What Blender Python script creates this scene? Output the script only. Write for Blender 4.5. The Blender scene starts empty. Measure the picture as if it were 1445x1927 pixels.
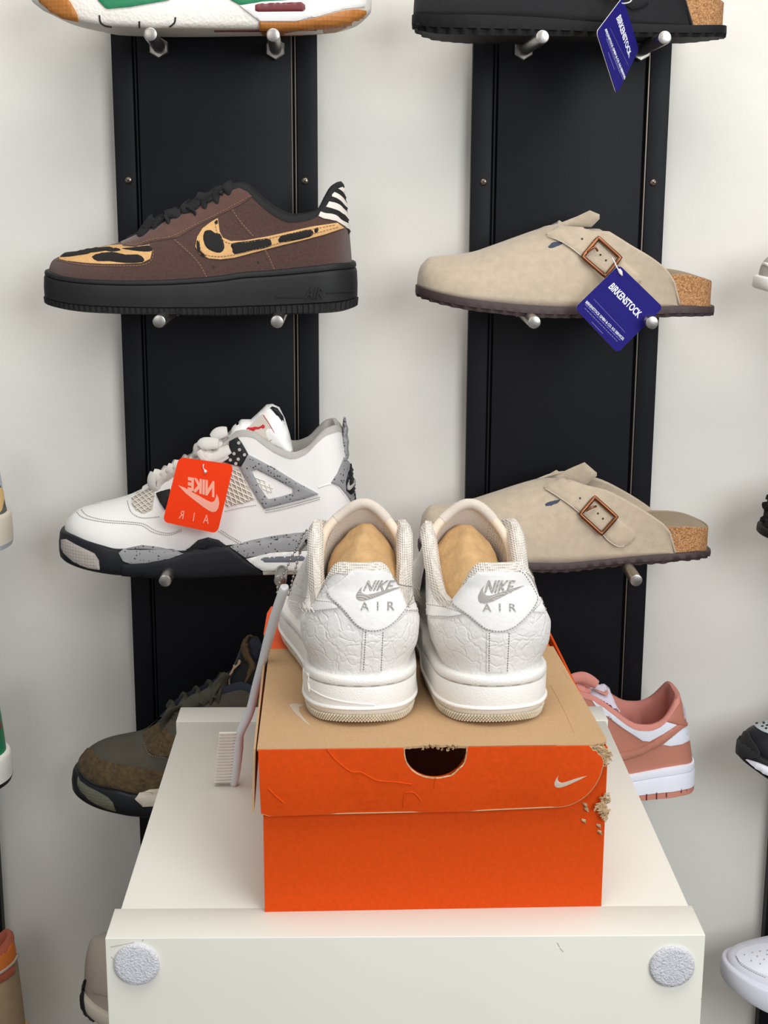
import bpy, bmesh, math, random
import numpy as np
from mathutils import Vector, Matrix
from mathutils.bvhtree import BVHTree
from mathutils.geometry import delaunay_2d_cdt
random.seed(7)
C = bpy.context.scene.collection
SC = bpy.context.scene
# ------------------------------------------------------------------ camera
H = 1.43                                   # eye height above the floor
FPX, CX, CY = 2757.1, 722.5, 963.5
RW = Matrix(((0.999812158, 8.13516809e-05, -0.0193814638),
             (-0.0188778964, 0.230592622, -0.972867240),
             (0.00439007818, 0.973050377, 0.230550843)))
cd = bpy.data.cameras.new('camera'); cam = bpy.data.objects.new('camera', cd); C.objects.link(cam)
cd.sensor_fit = 'VERTICAL'; cd.sensor_height = 36.0; cd.sensor_width = 27.0
cd.lens = FPX / 1927 * 36.0; cd.clip_start = 0.05
cam.matrix_world = Matrix.Translation((0, 0, H)) @ RW.to_4x4()
SC.camera = cam
# ------------------------------------------------------------------ world, light, exposure
SC.view_settings.view_transform = 'Standard'; SC.view_settings.look = 'None'
SC.view_settings.gamma = 1; SC.view_settings.use_curve_mapping = False
SC.view_settings.exposure = 0.0
wd = bpy.data.worlds.new('world'); SC.world = wd; wd.use_nodes = True
wd.node_tree.nodes['Background'].inputs[0].default_value = (0.93, 0.97, 1.0, 1)
wd.node_tree.nodes['Background'].inputs[1].default_value = 0.33
def area(name, loc, target, sx, sy, power, col):
    l = bpy.data.lights.new(name, 'AREA'); l.shape = 'RECTANGLE'; l.size = sx; l.size_y = sy
    l.energy = power; l.color = col
    o = bpy.data.objects.new(name, l); C.objects.link(o); o.location = loc
    o.rotation_euler = (Vector(target) - Vector(loc)).to_track_quat('-Z', 'Y').to_euler()
area('ceiling_lamp', (0.25, 0.55, 2.75), (0.1, 1.35, 1.2), 1.6, 0.8, 23, (1.0, 0.97, 0.92))
area('shop_window', (1.25, -0.95, 2.0), (0.0, 1.3, 1.1), 1.3, 1.2, 40, (0.94, 0.97, 1.0))
area('left_area_light', (-1.0, -1.3, 2.1), (0.0, 1.3, 1.2), 1.0, 1.2, 9, (1.0, 0.96, 0.92))  # unseen warm area light from the front left, no particular source

# ------------------------------------------------------------------ pixel helpers (rays of the real camera)
def rdir(u, v): return RW @ Vector((u - CX, CY - v, -FPX))
def at(u, v, Y):
    r = rdir(u, v); k = Y / r.y
    return Vector((r.x * k, Y, r.z * k + H))
def atz(u, v, z):
    r = rdir(u, v); k = (z - H) / r.z
    return Vector((r.x * k, r.y * k, z))
def fr(x0, y0, s):
    def f(*pts):
        return [(x0 + p[0] * s, y0 + p[1] * s) + tuple(p[2:]) for p in pts]
    return f
# ------------------------------------------------------------------ objects
def mesh_obj(name, V, F, mat, parent=None, smooth=True, kind=None, label=None):
    Mi = Matrix.Identity(4)
    p = parent
    while p is not None and p.parent is not None: p = p.parent
    if p is not None: Mi = p['_m'] if False else MATS[p.name].inverted()
    me = bpy.data.meshes.new(name)
    me.from_pydata([tuple(Mi @ Vector(v)) for v in V], [], F)
    bm = bmesh.new(); bm.from_mesh(me)
    bmesh.ops.remove_doubles(bm, verts=bm.verts, dist=2e-6)
    bmesh.ops.delete(bm, geom=[v for v in bm.verts if not v.link_faces], context='VERTS')
    bmesh.ops.recalc_face_normals(bm, faces=bm.faces)
    bm.to_mesh(me); bm.free()
    if smooth:
        for q in me.polygons: q.use_smooth = True
        me.set_sharp_from_angle(angle=math.radians(smooth if smooth > 1 else 50))
    me.materials.append(mat)
    o = bpy.data.objects.new(name, me); C.objects.link(o)
    if parent is not None: o.parent = parent
    if kind: o['kind'] = kind
    if label: o['label'] = label
    return o
MATS = {}
def thing(name, loc, label, cat, rotz=0, group=None):
    o = bpy.data.objects.new(name, None); C.objects.link(o)
    o.location = loc; o.rotation_euler = (0, 0, rotz); o.empty_display_size = 0.03
    MATS[o.name] = Matrix.Translation(loc) @ Matrix.Rotation(rotz, 4, 'Z')
    o['label'] = label; o['category'] = cat
    if group: o['group'] = group
    return o
def tag(o, label, cat, group=None):
    o['label'] = label; o['category'] = cat
    if group: o['group'] = group
    return o
# ------------------------------------------------------------------ materials
def lin(c):
    return tuple(((x / 255) / 12.92 if x / 255 <= 0.04045 else ((x / 255 + 0.055) / 1.055) ** 2.4) for x in c) + (1,)
def nd(t, typ, **k):
    n = t.nodes.new(typ)
    for a, b in k.items(): setattr(n, a, b)
    return n
def ramp(t, fac, stops, interp='LINEAR'):
    r = nd(t, 'ShaderNodeValToRGB'); r.color_ramp.interpolation = interp
    e = r.color_ramp.elements
    while len(e) < len(stops): e.new(0.5)
    for el, (p, c) in zip(e, stops): el.position = p; el.color = c
    t.links.new(fac, r.inputs[0]); return r.outputs[0]
def mat(name, col, rough=0.5, metal=0.0, var=0.0, vs=60, bump=0.0, bs=300, bt='noise', bd=0.001, spec=0.5, sheen=0,
        pat=None, trans=0, alpha=1, stretch=None):
    m = bpy.data.materials.new(name); m.use_nodes = True; t = m.node_tree
    b = t.nodes['Principled BSDF']; L = t.links
    c = lin(col); b.inputs['Base Color'].default_value = c
    b.inputs['Roughness'].default_value = rough; b.inputs['Metallic'].default_value = metal
    b.inputs['Specular IOR Level'].default_value = spec
    if sheen: b.inputs['Sheen Weight'].default_value = sheen
    if trans: b.inputs['Transmission Weight'].default_value = trans
    if alpha < 1: b.inputs['Alpha'].default_value = alpha
    tc = nd(t, 'ShaderNodeTexCoord'); co = tc.outputs['Object']
    if stretch:
        mp = nd(t, 'ShaderNodeMapping'); mp.inputs['Scale'].default_value = stretch; L.new(co, mp.inputs[0]); co = mp.outputs[0]
    def noise(sc, det=4, dist=0, rg=0.5):
        n = nd(t, 'ShaderNodeTexNoise'); n.inputs['Scale'].default_value = sc; n.inputs['Detail'].default_value = det
        n.inputs['Distortion'].default_value = dist; n.inputs['Roughness'].default_value = rg; L.new(co, n.inputs['Vector']); return n.outputs['Fac']
    def vor(sc, feat='F1', rnd=1):
        n = nd(t, 'ShaderNodeTexVoronoi', feature=feat); n.inputs['Scale'].default_value = sc; n.inputs['Randomness'].default_value = rnd
        L.new(co, n.inputs['Vector']); return n
    if var:
        lo = tuple(x * (1 - var) for x in c[:3]) + (1,); hi = tuple(min(1, x * (1 + var)) for x in c[:3]) + (1,)
        L.new(ramp(t, noise(vs), [(0.3, lo), (0.7, hi)]), b.inputs['Base Color'])
    if pat: L.new(pat(t, noise, vor, co), b.inputs['Base Color'])
    if bump:
        if bt == 'noise': h = noise(bs, 5)
        elif bt == 'vor': h = vor(bs).outputs['Distance']
        elif bt == 'crack':
            a = nd(t, 'ShaderNodeMath', operation='MINIMUM'); a.inputs[1].default_value = 0.12
            nn = nd(t, 'ShaderNodeTexNoise'); nn.inputs['Scale'].default_value = bs * .7; L.new(co, nn.inputs['Vector'])
            mx = nd(t, 'ShaderNodeMix', data_type='RGBA'); mx.inputs[0].default_value = 0.02
            L.new(co, mx.inputs[6]); L.new(nn.outputs['Color'], mx.inputs[7])
            v = vor(bs, 'DISTANCE_TO_EDGE'); L.new(mx.outputs[2], v.inputs['Vector'])
            L.new(v.outputs['Distance'], a.inputs[0])
            s = nd(t, 'ShaderNodeMath', operation='MULTIPLY_ADD'); s.inputs[1].default_value = 4; L.new(a.outputs[0], s.inputs[0])
            L.new(noise(bs * 2.5, 4), s.inputs[2]); h = s.outputs[0]
        elif bt == 'dots':
            h = vor(bs, 'F1', 0.1).outputs['Distance']
        elif bt == 'wave':
            w = nd(t, 'ShaderNodeTexWave'); w.inputs['Scale'].default_value = bs; w.inputs['Distortion'].default_value = 1.5
            L.new(co, w.inputs['Vector']); h = w.outputs['Fac']
        bp = nd(t, 'ShaderNodeBump'); bp.inputs['Strength'].default_value = bump; bp.inputs['Distance'].default_value = bd
        L.new(h, bp.inputs['Height']); L.new(bp.outputs[0], b.inputs['Normal'])
    return m
def speckle(base, dot, sc=350, th=0.22, dark=0.6):
    def p(t, noise, vor, co):
        v = vor(sc); g = nd(t, 'ShaderNodeMath', operation='GREATER_THAN'); g.inputs[1].default_value = th
        t.links.new(v.outputs['Distance'], g.inputs[0])
        n = nd(t, 'ShaderNodeMath', operation='GREATER_THAN'); n.inputs[1].default_value = dark
        sp = nd(t, 'ShaderNodeSeparateColor'); t.links.new(v.outputs['Color'], sp.inputs[0]); t.links.new(sp.outputs[0], n.inputs[0])
        o = nd(t, 'ShaderNodeMath', operation='MAXIMUM'); t.links.new(g.outputs[0], o.inputs[0])
        i = nd(t, 'ShaderNodeMath', operation='SUBTRACT'); i.inputs[0].default_value = 1; t.links.new(n.outputs[0], i.inputs[1])
        t.links.new(i.outputs[0], o.inputs[1])
        return ramp(t, o.outputs[0], [(0.0, lin(dot)), (0.5, lin(base))])
    return p
def blotch(c1, c2, sc, th, det=1.5, dist=0.3):
    def p(t, noise, vor, co):
        return ramp(t, noise(sc, det, dist), [(th - 0.012, lin(c1)), (th + 0.012, lin(c2))])
    return p
def stripes(c1, c2, sc, dist=3):
    def p(t, noise, vor, co):
        mp = nd(t, 'ShaderNodeMapping'); mp.inputs['Rotation'].default_value = (0, math.radians(62), 0); t.links.new(co, mp.inputs[0])
        w = nd(t, 'ShaderNodeTexWave'); w.inputs['Scale'].default_value = sc; w.inputs['Distortion'].default_value = dist
        w.inputs['Detail Scale'].default_value = 0.7
        t.links.new(mp.outputs[0], w.inputs['Vector'])
        return ramp(t, w.outputs['Fac'], [(0.45, lin(c1)), (0.53, lin(c2))])
    return p
def corkpat(t, noise, vor, co):
    mx = nd(t, 'ShaderNodeMix', data_type='RGBA', blend_type='MULTIPLY'); mx.inputs[0].default_value = 0.8
    sp = nd(t, 'ShaderNodeSeparateColor'); t.links.new(vor(800).outputs['Color'], sp.inputs[0])
    t.links.new(ramp(t, sp.outputs[0], [(0, lin((150, 100, 60))), (0.5, lin((186, 136, 88))), (1, lin((206, 160, 112)))]), mx.inputs[6])
    t.links.new(ramp(t, noise(900, 6), [(0.35, (0.45, 0.35, 0.3, 1)), (0.55, (1, 1, 1, 1))]), mx.inputs[7])
    return mx.outputs[2]
m_wall = mat('wall_paint', (231, 228, 220), 0.85, bump=0.25, bs=28, bd=0.004, var=0.02, vs=3)
m_floor = mat('floor_tiles', (84, 76, 68), 0.5, var=0.1)
m_panel = mat('black_powder_coat', (21, 22, 27), 0.5, bump=0.08, bs=900, spec=0.2)
m_groove = mat('black_groove', (14, 14, 16), 0.6)
m_alu = mat('bare_aluminium_edge', (120, 112, 104), 0.4, 0.6)
m_steel = mat('brushed_steel', (176, 172, 166), 0.32, 1.0, bump=0.1, bs=600)
m_screw = mat('screw_steel', (150, 138, 122), 0.35, 1.0)
m_cab = mat('cream_laminate', (221, 219, 208), 0.42, var=0.015, vs=8)
m_felt = mat('white_felt', (216, 216, 221), 0.95, bump=0.9, bs=700, bd=0.002, var=0.1, vs=500)
m_kraft = mat('kraft_cardboard', (183, 148, 108), 0.8, var=0.07, vs=700, bump=0.12, bs=500, stretch=(1, 1, 1))
m_torn = mat('torn_cardboard', (186, 158, 120), 0.95, var=0.35, vs=250, bump=1, bs=250, bd=0.003)
m_orange = mat('orange_printed_card', (206, 69, 2), 0.75, spec=0.2, var=0.07, vs=300, bump=0.15, bs=60, bd=0.002)
m_orange2 = mat('orange_card_edge', (226, 88, 30), 0.7)
m_greige = mat('pale_print', (196, 178, 160), 0.6)
m_hole = mat('box_inside', (40, 30, 24), 0.9)
m_leather = mat('tumbled_white_leather', (232, 229, 225), 0.45, bump=0.42, bs=95, bt='crack', bd=0.0016)
m_leather2 = mat('smooth_white_leather', (234, 232, 229), 0.42, bump=0.28, bs=260, bd=0.001)
m_rub = mat('white_textured_rubber', (233, 230, 224), 0.5, bump=0.5, bs=900, bd=0.0008)
m_rub2 = mat('white_smooth_rubber', (236, 233, 226), 0.45)
m_rubd = mat('cream_worn_rubber', (219, 209, 188), 0.6, var=0.12, vs=120)
m_mesh = mat('cream_mesh_lining', (224, 216, 204), 0.85, bump=0.8, bs=640, bt='dots', bd=0.002,
             pat=lambda t, n, v, co: ramp(t, v(640, 'F1', 0.1).outputs['Distance'], [(0.15, lin((192, 181, 166))), (0.42, lin((229, 222, 212)))]))
m_tfab = mat('beige_tongue_fabric', (206, 194, 182), 0.9, var=0.08, vs=40, bump=0.3, bs=500, sheen=0.2)
m_pipe = mat('cream_piping', (222, 205, 184), 0.6)
m_embr = mat('grey_embroidery', (176, 170, 164), 0.6, bump=0.5, bs=700, bt='wave')
m_stit = mat('grey_stitch', (138, 130, 122), 0.7)
m_wst = mat('white_thread', (228, 222, 214), 0.6)
m_paper = mat('brown_packing_paper', (190, 152, 104), 0.65, var=0.14, vs=90, bump=0.5, bs=220, bd=0.002)
m_inn = mat('dark_shoe_inside', (70, 64, 58), 0.9)
m_brush = mat('pale_grey_plastic', (216, 216, 219), 0.3)
m_brist = mat('white_bristles', (238, 233, 224), 0.5)
m_brown = mat('brown_denim', (84, 57, 50), 0.9, var=0.22, vs=600, bump=0.5, bs=700, bt='wave', sheen=0.2)
m_brsd = mat('brown_suede', (92, 64, 56), 0.95, var=0.12, vs=150, bump=0.3, bs=600, sheen=0.3)
m_leop = mat('tan_pony_hair', (216, 170, 112), 0.8, bump=0.4, bs=800, var=.08, vs=300)
m_spot = mat('black_pony_hair', (26, 22, 20), 0.85, bump=0.4, bs=800)
m_zeb = mat('zebra_pony_hair', (235, 228, 218), 0.8, bump=0.4, bs=800, pat=stripes((24, 22, 22), (232, 224, 214), 30, 7))
m_blk = mat('black_rubber', (30, 30, 31), 0.6, bump=0.1, bs=600, spec=.3)
m_bsol = mat('clog_black_rubber', (20, 20, 22), 0.7, bump=0.3, bs=200, spec=.25)
m_blk2 = mat('black_fabric', (22, 22, 24), 0.85, bump=0.4, bs=500)
m_brst = mat('tan_thread', (150, 118, 92), 0.8)
m_wleat = mat('white_leather', (236, 234, 230), 0.45, bump=0.12, bs=300)
m_wl2 = mat('off_white_rubber', (222, 214, 200), 0.5)
m_lace = mat('white_lace', (234, 230, 222), 0.9, bump=0.5, bs=900, bt='wave')
m_cem = mat('grey_speckled_rubber', (140, 140, 142), 0.6, pat=speckle((146, 146, 148), (52, 52, 56), 330, 0.28, 0.5))
m_net = mat('cream_netting', (222, 216, 204), 0.6)
m_netb = mat('netting_backing', (196, 188, 176), 0.9)
m_navy = mat('black_polyurethane', (23, 25, 30), 0.5, spec=.3)
m_gry = mat('grey_rubber', (176, 168, 160), 0.6, bump=0.6, bs=320, bt='dots')
m_red = mat('red_embroidery', (196, 30, 34), 0.7)
m_win = mat('smoky_air_window', (112, 118, 126), 0.12)
m_tago = mat('translucent_orange_tag', (240, 58, 4), 0.6, spec=.25)
m_tagw = mat('pale_pink_print', (244, 168, 146), 0.5)
m_strg = mat('clear_plastic_string', (232, 226, 224), 0.35)
m_taup = mat('taupe_suede', (187, 171, 149), 0.95, var=0.07, vs=140, bump=0.25, bs=500, sheen=0.3)
m_tapi = mat('pale_suede_lining', (205, 196, 184), 0.95, var=0.05)
m_cork = mat('cork', (180, 130, 84), 0.85, pat=corkpat, bump=0.3, bs=500)
m_fbed = mat('footbed_suede', (150, 134, 112), 0.95, var=0.06)
m_eva = mat('dark_brown_rubber', (62, 46, 46), 0.6, bump=0.2, bs=400)
m_cpr = mat('copper_buckle', (134, 88, 62), 0.35, 1.0)
m_blue = mat('royal_blue_card', (27, 20, 112), 0.6, spec=.2)
m_wprt = mat('white_print', (236, 236, 244), 0.5)
m_lprt = mat('pale_blue_print', (150, 150, 205), 0.5)
m_wedg = mat('white_card_edge', (225, 222, 220), 0.6)
m_bsud = mat('black_suede', (20, 20, 23), 0.92, var=0.2, vs=200, bump=0.5, bs=500, sheen=0.1)
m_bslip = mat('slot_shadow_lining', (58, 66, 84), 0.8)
m_oliv = mat('grey_olive_nubuck', (76, 72, 62), 0.9, var=0.1, vs=60, bump=0.2, bs=500)
m_bsd = mat('olive_brown_hairy_suede', (84, 68, 44), 0.95, var=0.35, vs=180, bump=1, bs=260, bd=0.0015)
m_olace = mat('olive_laces', (74, 72, 58), 0.9, bump=0.5, bs=700, bt='wave')
m_nvy = mat('navy_lining', (32, 36, 50), 0.9)
m_tan = mat('tan_thread_logo', (176, 150, 122), 0.7)
m_crm = mat('cream_rubber', (206, 196, 180), 0.5)
m_olrb = mat('olive_rubber', (98, 98, 82), 0.6, bump=0.6, bs=320, bt='dots')
m_pink = mat('dusty_pink_leather', (190, 124, 104), 0.5, bump=0.1, bs=300)
m_pnkf = mat('pink_lining', (200, 132, 120), 0.9, var=0.05)
m_pnkr = mat('pink_rubber', (208, 138, 120), 0.6)
m_plil = mat('cool_white_leather', (232, 234, 244), 0.45)
m_lil = mat('lilac_white_tongue', (206, 196, 210), 0.7)
m_grn = mat('green_leather', (14, 122, 80), 0.5, bump=0.1, bs=300)
m_gum = mat('gum_rubber', (178, 112, 48), 0.5, bump=0.5, bs=260, bt='dots')
m_cwht = mat('tumbled_white_panel', (233, 228, 220), 0.5, bump=0.5, bs=350, bt='vor', bd=0.0008)
m_mar = mat('maroon_print', (110, 40, 44), 0.4)
m_lgry = mat('light_grey_suede', (176, 172, 166), 0.9, var=0.06)
m_grlt = mat('grey_leather', (176, 184, 188), 0.5)
m_dgr = mat('charcoal_knit', (92, 94, 92), 0.9)
m_yel = mat('mustard_felt', (214, 178, 118), 0.9)
m_fuz = mat('black_fuzzy_fleece', (18, 18, 20), 1.0, bump=1, bs=120, bd=0.006)
m_orkn = mat('salmon_knit', (190, 100, 72), 0.9, bump=0.6, bs=500, bt='wave')
m_orst = mat('bright_orange_suede', (214, 118, 44), 0.85)
m_tans = mat('sand_suede', (164, 140, 112), 0.92, var=0.1, vs=60)
m_sand = mat('sand_rubber', (196, 166, 118), 0.6)
m_wcool = mat('cool_white_foam', (222, 222, 234), 0.6)
m_bshoe = mat('warm_grey_leather', (172, 160, 148), 0.6)
# ------------------------------------------------------------------ curves and projection
def crv(pts):
    P = sorted(pts); X = [p[0] for p in P]; Y = [p[1] for p in P]; n = len(X)
    D = [(Y[i + 1] - Y[i]) / max(1e-9, X[i + 1] - X[i]) for i in range(n - 1)]
    T = [D[0]] + [0 if D[i - 1] * D[i] <= 0 else 2 * D[i - 1] * D[i] / (D[i - 1] + D[i]) for i in range(1, n - 1)] + [D[-1]]
    def f(x):
        if x <= X[0]: return Y[0]
        if x >= X[-1]: return Y[-1]
        i = 0
        while X[i + 1] < x: i += 1
        h = X[i + 1] - X[i]; t = (x - X[i]) / h
        return ((1 + 2 * t) * (1 - t) ** 2 * Y[i] + t * (1 - t) ** 2 * h * T[i] + t * t * (3 - 2 * t) * Y[i + 1] + t * t * (t - 1) * h * T[i + 1])
    return f
def spline(P, k=6, closed=False):
    n = len(P); out = []
    P = [Vector(p) for p in P]
    for i in range(n if closed else n - 1):
        a = P[(i - 1) % n] if (closed or i > 0) else P[0]; b = P[i]; c = P[(i + 1) % n]; d = P[(i + 2) % n] if (closed or i < n - 2) else P[-1]
        for j in range(k):
            t = j / k
            out.append(0.5 * ((2 * b) + (c - a) * t + (2 * a - 5 * b + 4 * c - d) * t * t + (3 * b - a - 3 * c + d) * t ** 3))
    if not closed: out.append(P[-1])
    return out
class Surf:
    def __init__(s, *meshes, ymax=9):
        s.ymax = ymax
        V = []; F = []
        for v, f in meshes:
            k = len(V); V += [Vector(x) for x in v]; F += [tuple(i + k for i in q) for q in f]
        s.b = BVHTree.FromPolygons(V, F); s.last = None
    def __call__(s, u, v):
        d = rdir(u, v).normalized(); o = Vector((0, 0, H))
        h, n, i, t = s.b.ray_cast(o, d)
        if h is None or h.y > s.ymax:
            t0 = s.last or 1.4
            h, n, i, t = s.b.find_nearest(o + d * t0)
        else: s.last = (h - o).length
        if n.dot(d) > 0: n = -n
        n = (n - d * 0.25).normalized()
        return h, n
def plane_proj(Y, tilt=None):
    def f(u, v):
        return at(u, v, Y), Vector((0, -1, 0))
    return f
def inside(p, poly):
    x, y = p[0], p[1]; r = False; j = len(poly) - 1
    for i in range(len(poly)):
        if (poly[i][1] > y) != (poly[j][1] > y) and x < (poly[j][0] - poly[i][0]) * (y - poly[i][1]) / (poly[j][1] - poly[i][1]) + poly[i][0]: r = not r
        j = i
    return r
def resample(poly, h, closed=True):
    out = []; n = len(poly)
    for i in range(n if closed else n - 1):
        a = Vector(poly[i][:2]); b = Vector(poly[(i + 1) % n][:2]); k = max(1, int(round((b - a).length / h)))
        for j in range(k): out.append(a.lerp(b, j / k))
    if not closed: out.append(Vector(poly[-1][:2]))
    return out
def tri2d(poly, h, holes=()):
    loops = [resample(poly, h)] + [resample(q, h) for q in holes]
    V = []; E = []
    for L in loops:
        k = len(V); V += L; E += [(k + i, k + (i + 1) % len(L)) for i in range(len(L))]
    xs = [p.x for p in loops[0]]; ys = [p.y for p in loops[0]]
    y = min(ys) + h * 0.5; r = 0
    while y < max(ys):
        x = min(xs) + h * (0.5 if r % 2 else 1)
        while x < max(xs):
            if inside((x, y), loops[0]) and not any(inside((x, y), q) for q in loops[1:]) and \
               min((p.x - x) ** 2 + (p.y - y) ** 2 for L in loops for p in L) > (0.5 * h) ** 2: V.append(Vector((x, y)))
            x += h
        y += h * 0.87; r += 1
    o = delaunay_2d_cdt(V, E, [], 0, 1e-4)
    vs, fs = o[0], o[2]; F = []
    for f in fs:
        c = sum((vs[i] for i in f), Vector((0, 0))) / len(f)
        if inside(c, loops[0]) and not any(inside(c, q) for q in loops[1:]): F.append(tuple(f))
    return vs, F
def lay(vs, F, proj, off=0.0012, rnd=True):
    Q = [proj(p[0], p[1])[0] for p in vs]
    F = [f for f in F if max((Q[f[i]] - Q[f[i - 1]]).length for i in range(len(f))) < 0.018] or F
    if rnd:                                 # keep the one connected piece
        par = {}
        def fd(i):
            while par.setdefault(i, i) != i: i = par[i]
            return i
        for f in F:
            for i in f[1:]: par[fd(i)] = fd(f[0])
        tot = {}
        for f in F: tot[fd(f[0])] = tot.get(fd(f[0]), 0) + 1
        best = max(tot, key=tot.get); F = [f for f in F if fd(f[0]) == best]
    cnt = {}
    for f in F:
        for i in range(len(f)):
            e = (f[i], f[(i + 1) % len(f)]); cnt.setdefault(tuple(sorted(e)), []).append(e)
    bd = [e[0] for e in cnt.values() if len(e) == 1]; bv = set(i for e in bd for i in e)
    P = [proj(p[0], p[1]) for p in vs]; V = []
    for i, (q, n) in enumerate(P): V.append(q + n * (off * (0.72 if (rnd and i in bv) else 1)))
    mp = {}
    for i in bv: mp[i] = len(V); V.append(P[i][0] - P[i][1] * 0.0008)
    G = list(F) + [(a, b, mp[b], mp[a]) for a, b in bd]
    return V, G
def patch(name, poly, proj, m, parent, off=0.0012, h=5, sm=0, holes=(), label=None, kind=None):
    if sm: poly = [tuple(p) for p in spline([p[:2] for p in poly], sm, True)]
    vs, F = tri2d(poly, h, holes)
    V, G = lay(vs, F, proj, off)
    return mesh_obj(name, V, G, m, parent, label=label, kind=kind)
def tube_mesh(P, r, n=8, r2=None, up=None, cap=True):
    P = [Vector(p) for p in P]; V = []; F = []; m = len(P)
    R = r if hasattr(r, '__len__') else [r] * m
    prev = None
    for i, p in enumerate(P):
        t = (P[min(i + 1, m - 1)] - P[max(i - 1, 0)])
        t = t.normalized() if t.length > 1e-9 else Vector((1, 0, 0))
        if prev is None:
            a = up or (Vector((0, 0, 1)) if abs(t.z) < 0.9 else Vector((0, 1, 0)))
        else: a = prev
        a = (a - t * a.dot(t)).normalized(); b = t.cross(a); prev = a
        for k in range(n):
            q = 2 * math.pi * k / n
            V.append(p + a * math.cos(q) * R[i] + b * math.sin(q) * (R[i] if r2 is None else r2 * R[i] / max(R)))
    for i in range(m - 1):
        for k in range(n): F.append((i * n + k, i * n + (k + 1) % n, (i + 1) * n + (k + 1) % n, (i + 1) * n + k))
    if cap: F.append(tuple(range(n))[::-1]); F.append(tuple((m - 1) * n + k for k in range(n)))
    return V, F
def join(*ms):
    V = []; F = []
    for v, f in ms:
        k = len(V); V += list(v); F += [tuple(i + k for i in q) for q in f]
    return V, F
def stitch(lines, proj, m, parent, L=4.0, gap=2.2, r=0.00035, off=0.0006, name='stitching', sm=4):
    ms = []
    for ln in lines:
        pts = spline([p[:2] for p in ln], sm) if sm else [Vector(p[:2]) for p in ln]
        d = 0; acc = [0]
        for i in range(1, len(pts)): acc.append(acc[-1] + (pts[i] - pts[i - 1]).length)
        def pos(s):
            i = 1
            while i < len(acc) - 1 and acc[i] < s: i += 1
            k = (s - acc[i - 1]) / max(1e-6, acc[i] - acc[i - 1]); return pts[i - 1].lerp(pts[i], min(1, k))
        s = 0
        while s + L < acc[-1]:
            a = pos(s); b = pos(s + L); A, n1 = proj(*a); B, n2 = proj(*b)
            ms.append(tube_mesh([A + n1 * off, (A + B) / 2 + n1 * (off + r * 0.5), B + n2 * off], r, 4)); s += L + gap
    if ms: return mesh_obj(name, *join(*ms), m, parent, kind='stuff')
def seam(ln, proj, m, parent, r=0.0008, off=0.0, name='seam', sm=4, n=6):
    pts = spline([p[:2] for p in ln], sm) if sm else [Vector(p[:2]) for p in ln]
    P = []
    for p in resample(pts, 5, False):
        q, nn = proj(*p); P.append(q + nn * off)
    return mesh_obj(name, *tube_mesh(P, r, n), m, parent)
def lattice(poly, dirs, sp, proj, m, parent, r=0.0008, off=0.0016, name='netting'):
    ms = []; cx = sum(p[0] for p in poly) / len(poly); cy = sum(p[1] for p in poly) / len(poly)
    for ang, in [(a,) for a in dirs]:
        d = Vector((math.cos(ang), math.sin(ang))); n = Vector((-d.y, d.x))
        for k in range(-30, 31):
            run = []
            for j in range(-60, 61):
                q = Vector((cx, cy)) + n * k * sp + d * j * 3.0
                if inside(q, poly): a, nn = proj(*q); run.append(a + nn * off)
                elif len(run) > 1: ms.append(tube_mesh(run, r, 4)); run = []
                else: run = []
            if len(run) > 1: ms.append(tube_mesh(run, r, 4))
    return mesh_obj(name, *join(*ms), m, parent, kind='stuff')
def quad_map(q):
    TL, TR, BR, BL = [Vector(p[:2]) for p in q]
    return lambda a, b: TL.lerp(TR, a).lerp(BL.lerp(BR, a), b)
_tc = {}
def text2d(s, bold=0.0, spacing=1.0):
    k = (s, bold, spacing)
    if k not in _tc:
        cu = bpy.data.curves.new('t', 'FONT'); cu.body = s; cu.offset = bold; cu.space_character = spacing; cu.resolution_u = 3
        ob = bpy.data.objects.new('t', cu); C.objects.link(ob)
        me = bpy.data.meshes.new_from_object(ob.evaluated_get(bpy.context.evaluated_depsgraph_get()))
        V = [Vector((v.co.x, v.co.y)) for v in me.vertices]; F = [tuple(p.vertices) for p in me.polygons]
        bpy.data.objects.remove(ob); bpy.data.curves.remove(cu); bpy.data.meshes.remove(me)
        x0 = min(v.x for v in V); x1 = max(v.x for v in V); y0 = min(v.y for v in V); y1 = max(v.y for v in V)
        _tc[k] = ([Vector(((v.x - x0) / (x1 - x0), 1 - (v.y - y0) / (y1 - y0))) for v in V], F)
    return _tc[k]
def text(name, s, quad, proj, m, parent, bold=0.0, off=0.0008, mirror=False, spacing=1.0):
    V, F = text2d(s, bold, spacing); g = quad_map(quad)
    vs = [g(1 - p.x if mirror else p.x, p.y) for p in V]
    W, G = lay(vs, F, proj, off, False)
    return mesh_obj(name, W, G, m, parent, smooth=False)
SW = [(110, 835), (62, 900), (27, 975), (28, 1035), (58, 1070), (115, 1080), (180, 1066), (250, 1043), (350, 998), (450, 950), (570, 892), (675, 836),
      (560, 862), (450, 893), (330, 935), (250, 962), (190, 976), (140, 972), (108, 950), (92, 915), (95, 875)]
SW = [((x - 27) / 648, (y - 835) / 245) for x, y in SW]
def swoosh(name, quad, proj, m, parent, off=0.0006, mirror=False, h=3):
    g = quad_map(quad); poly = [tuple(g(1 - a if mirror else a, b)) for a, b in SW]
    return patch(name, poly, proj, m, parent, off, h)
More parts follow.
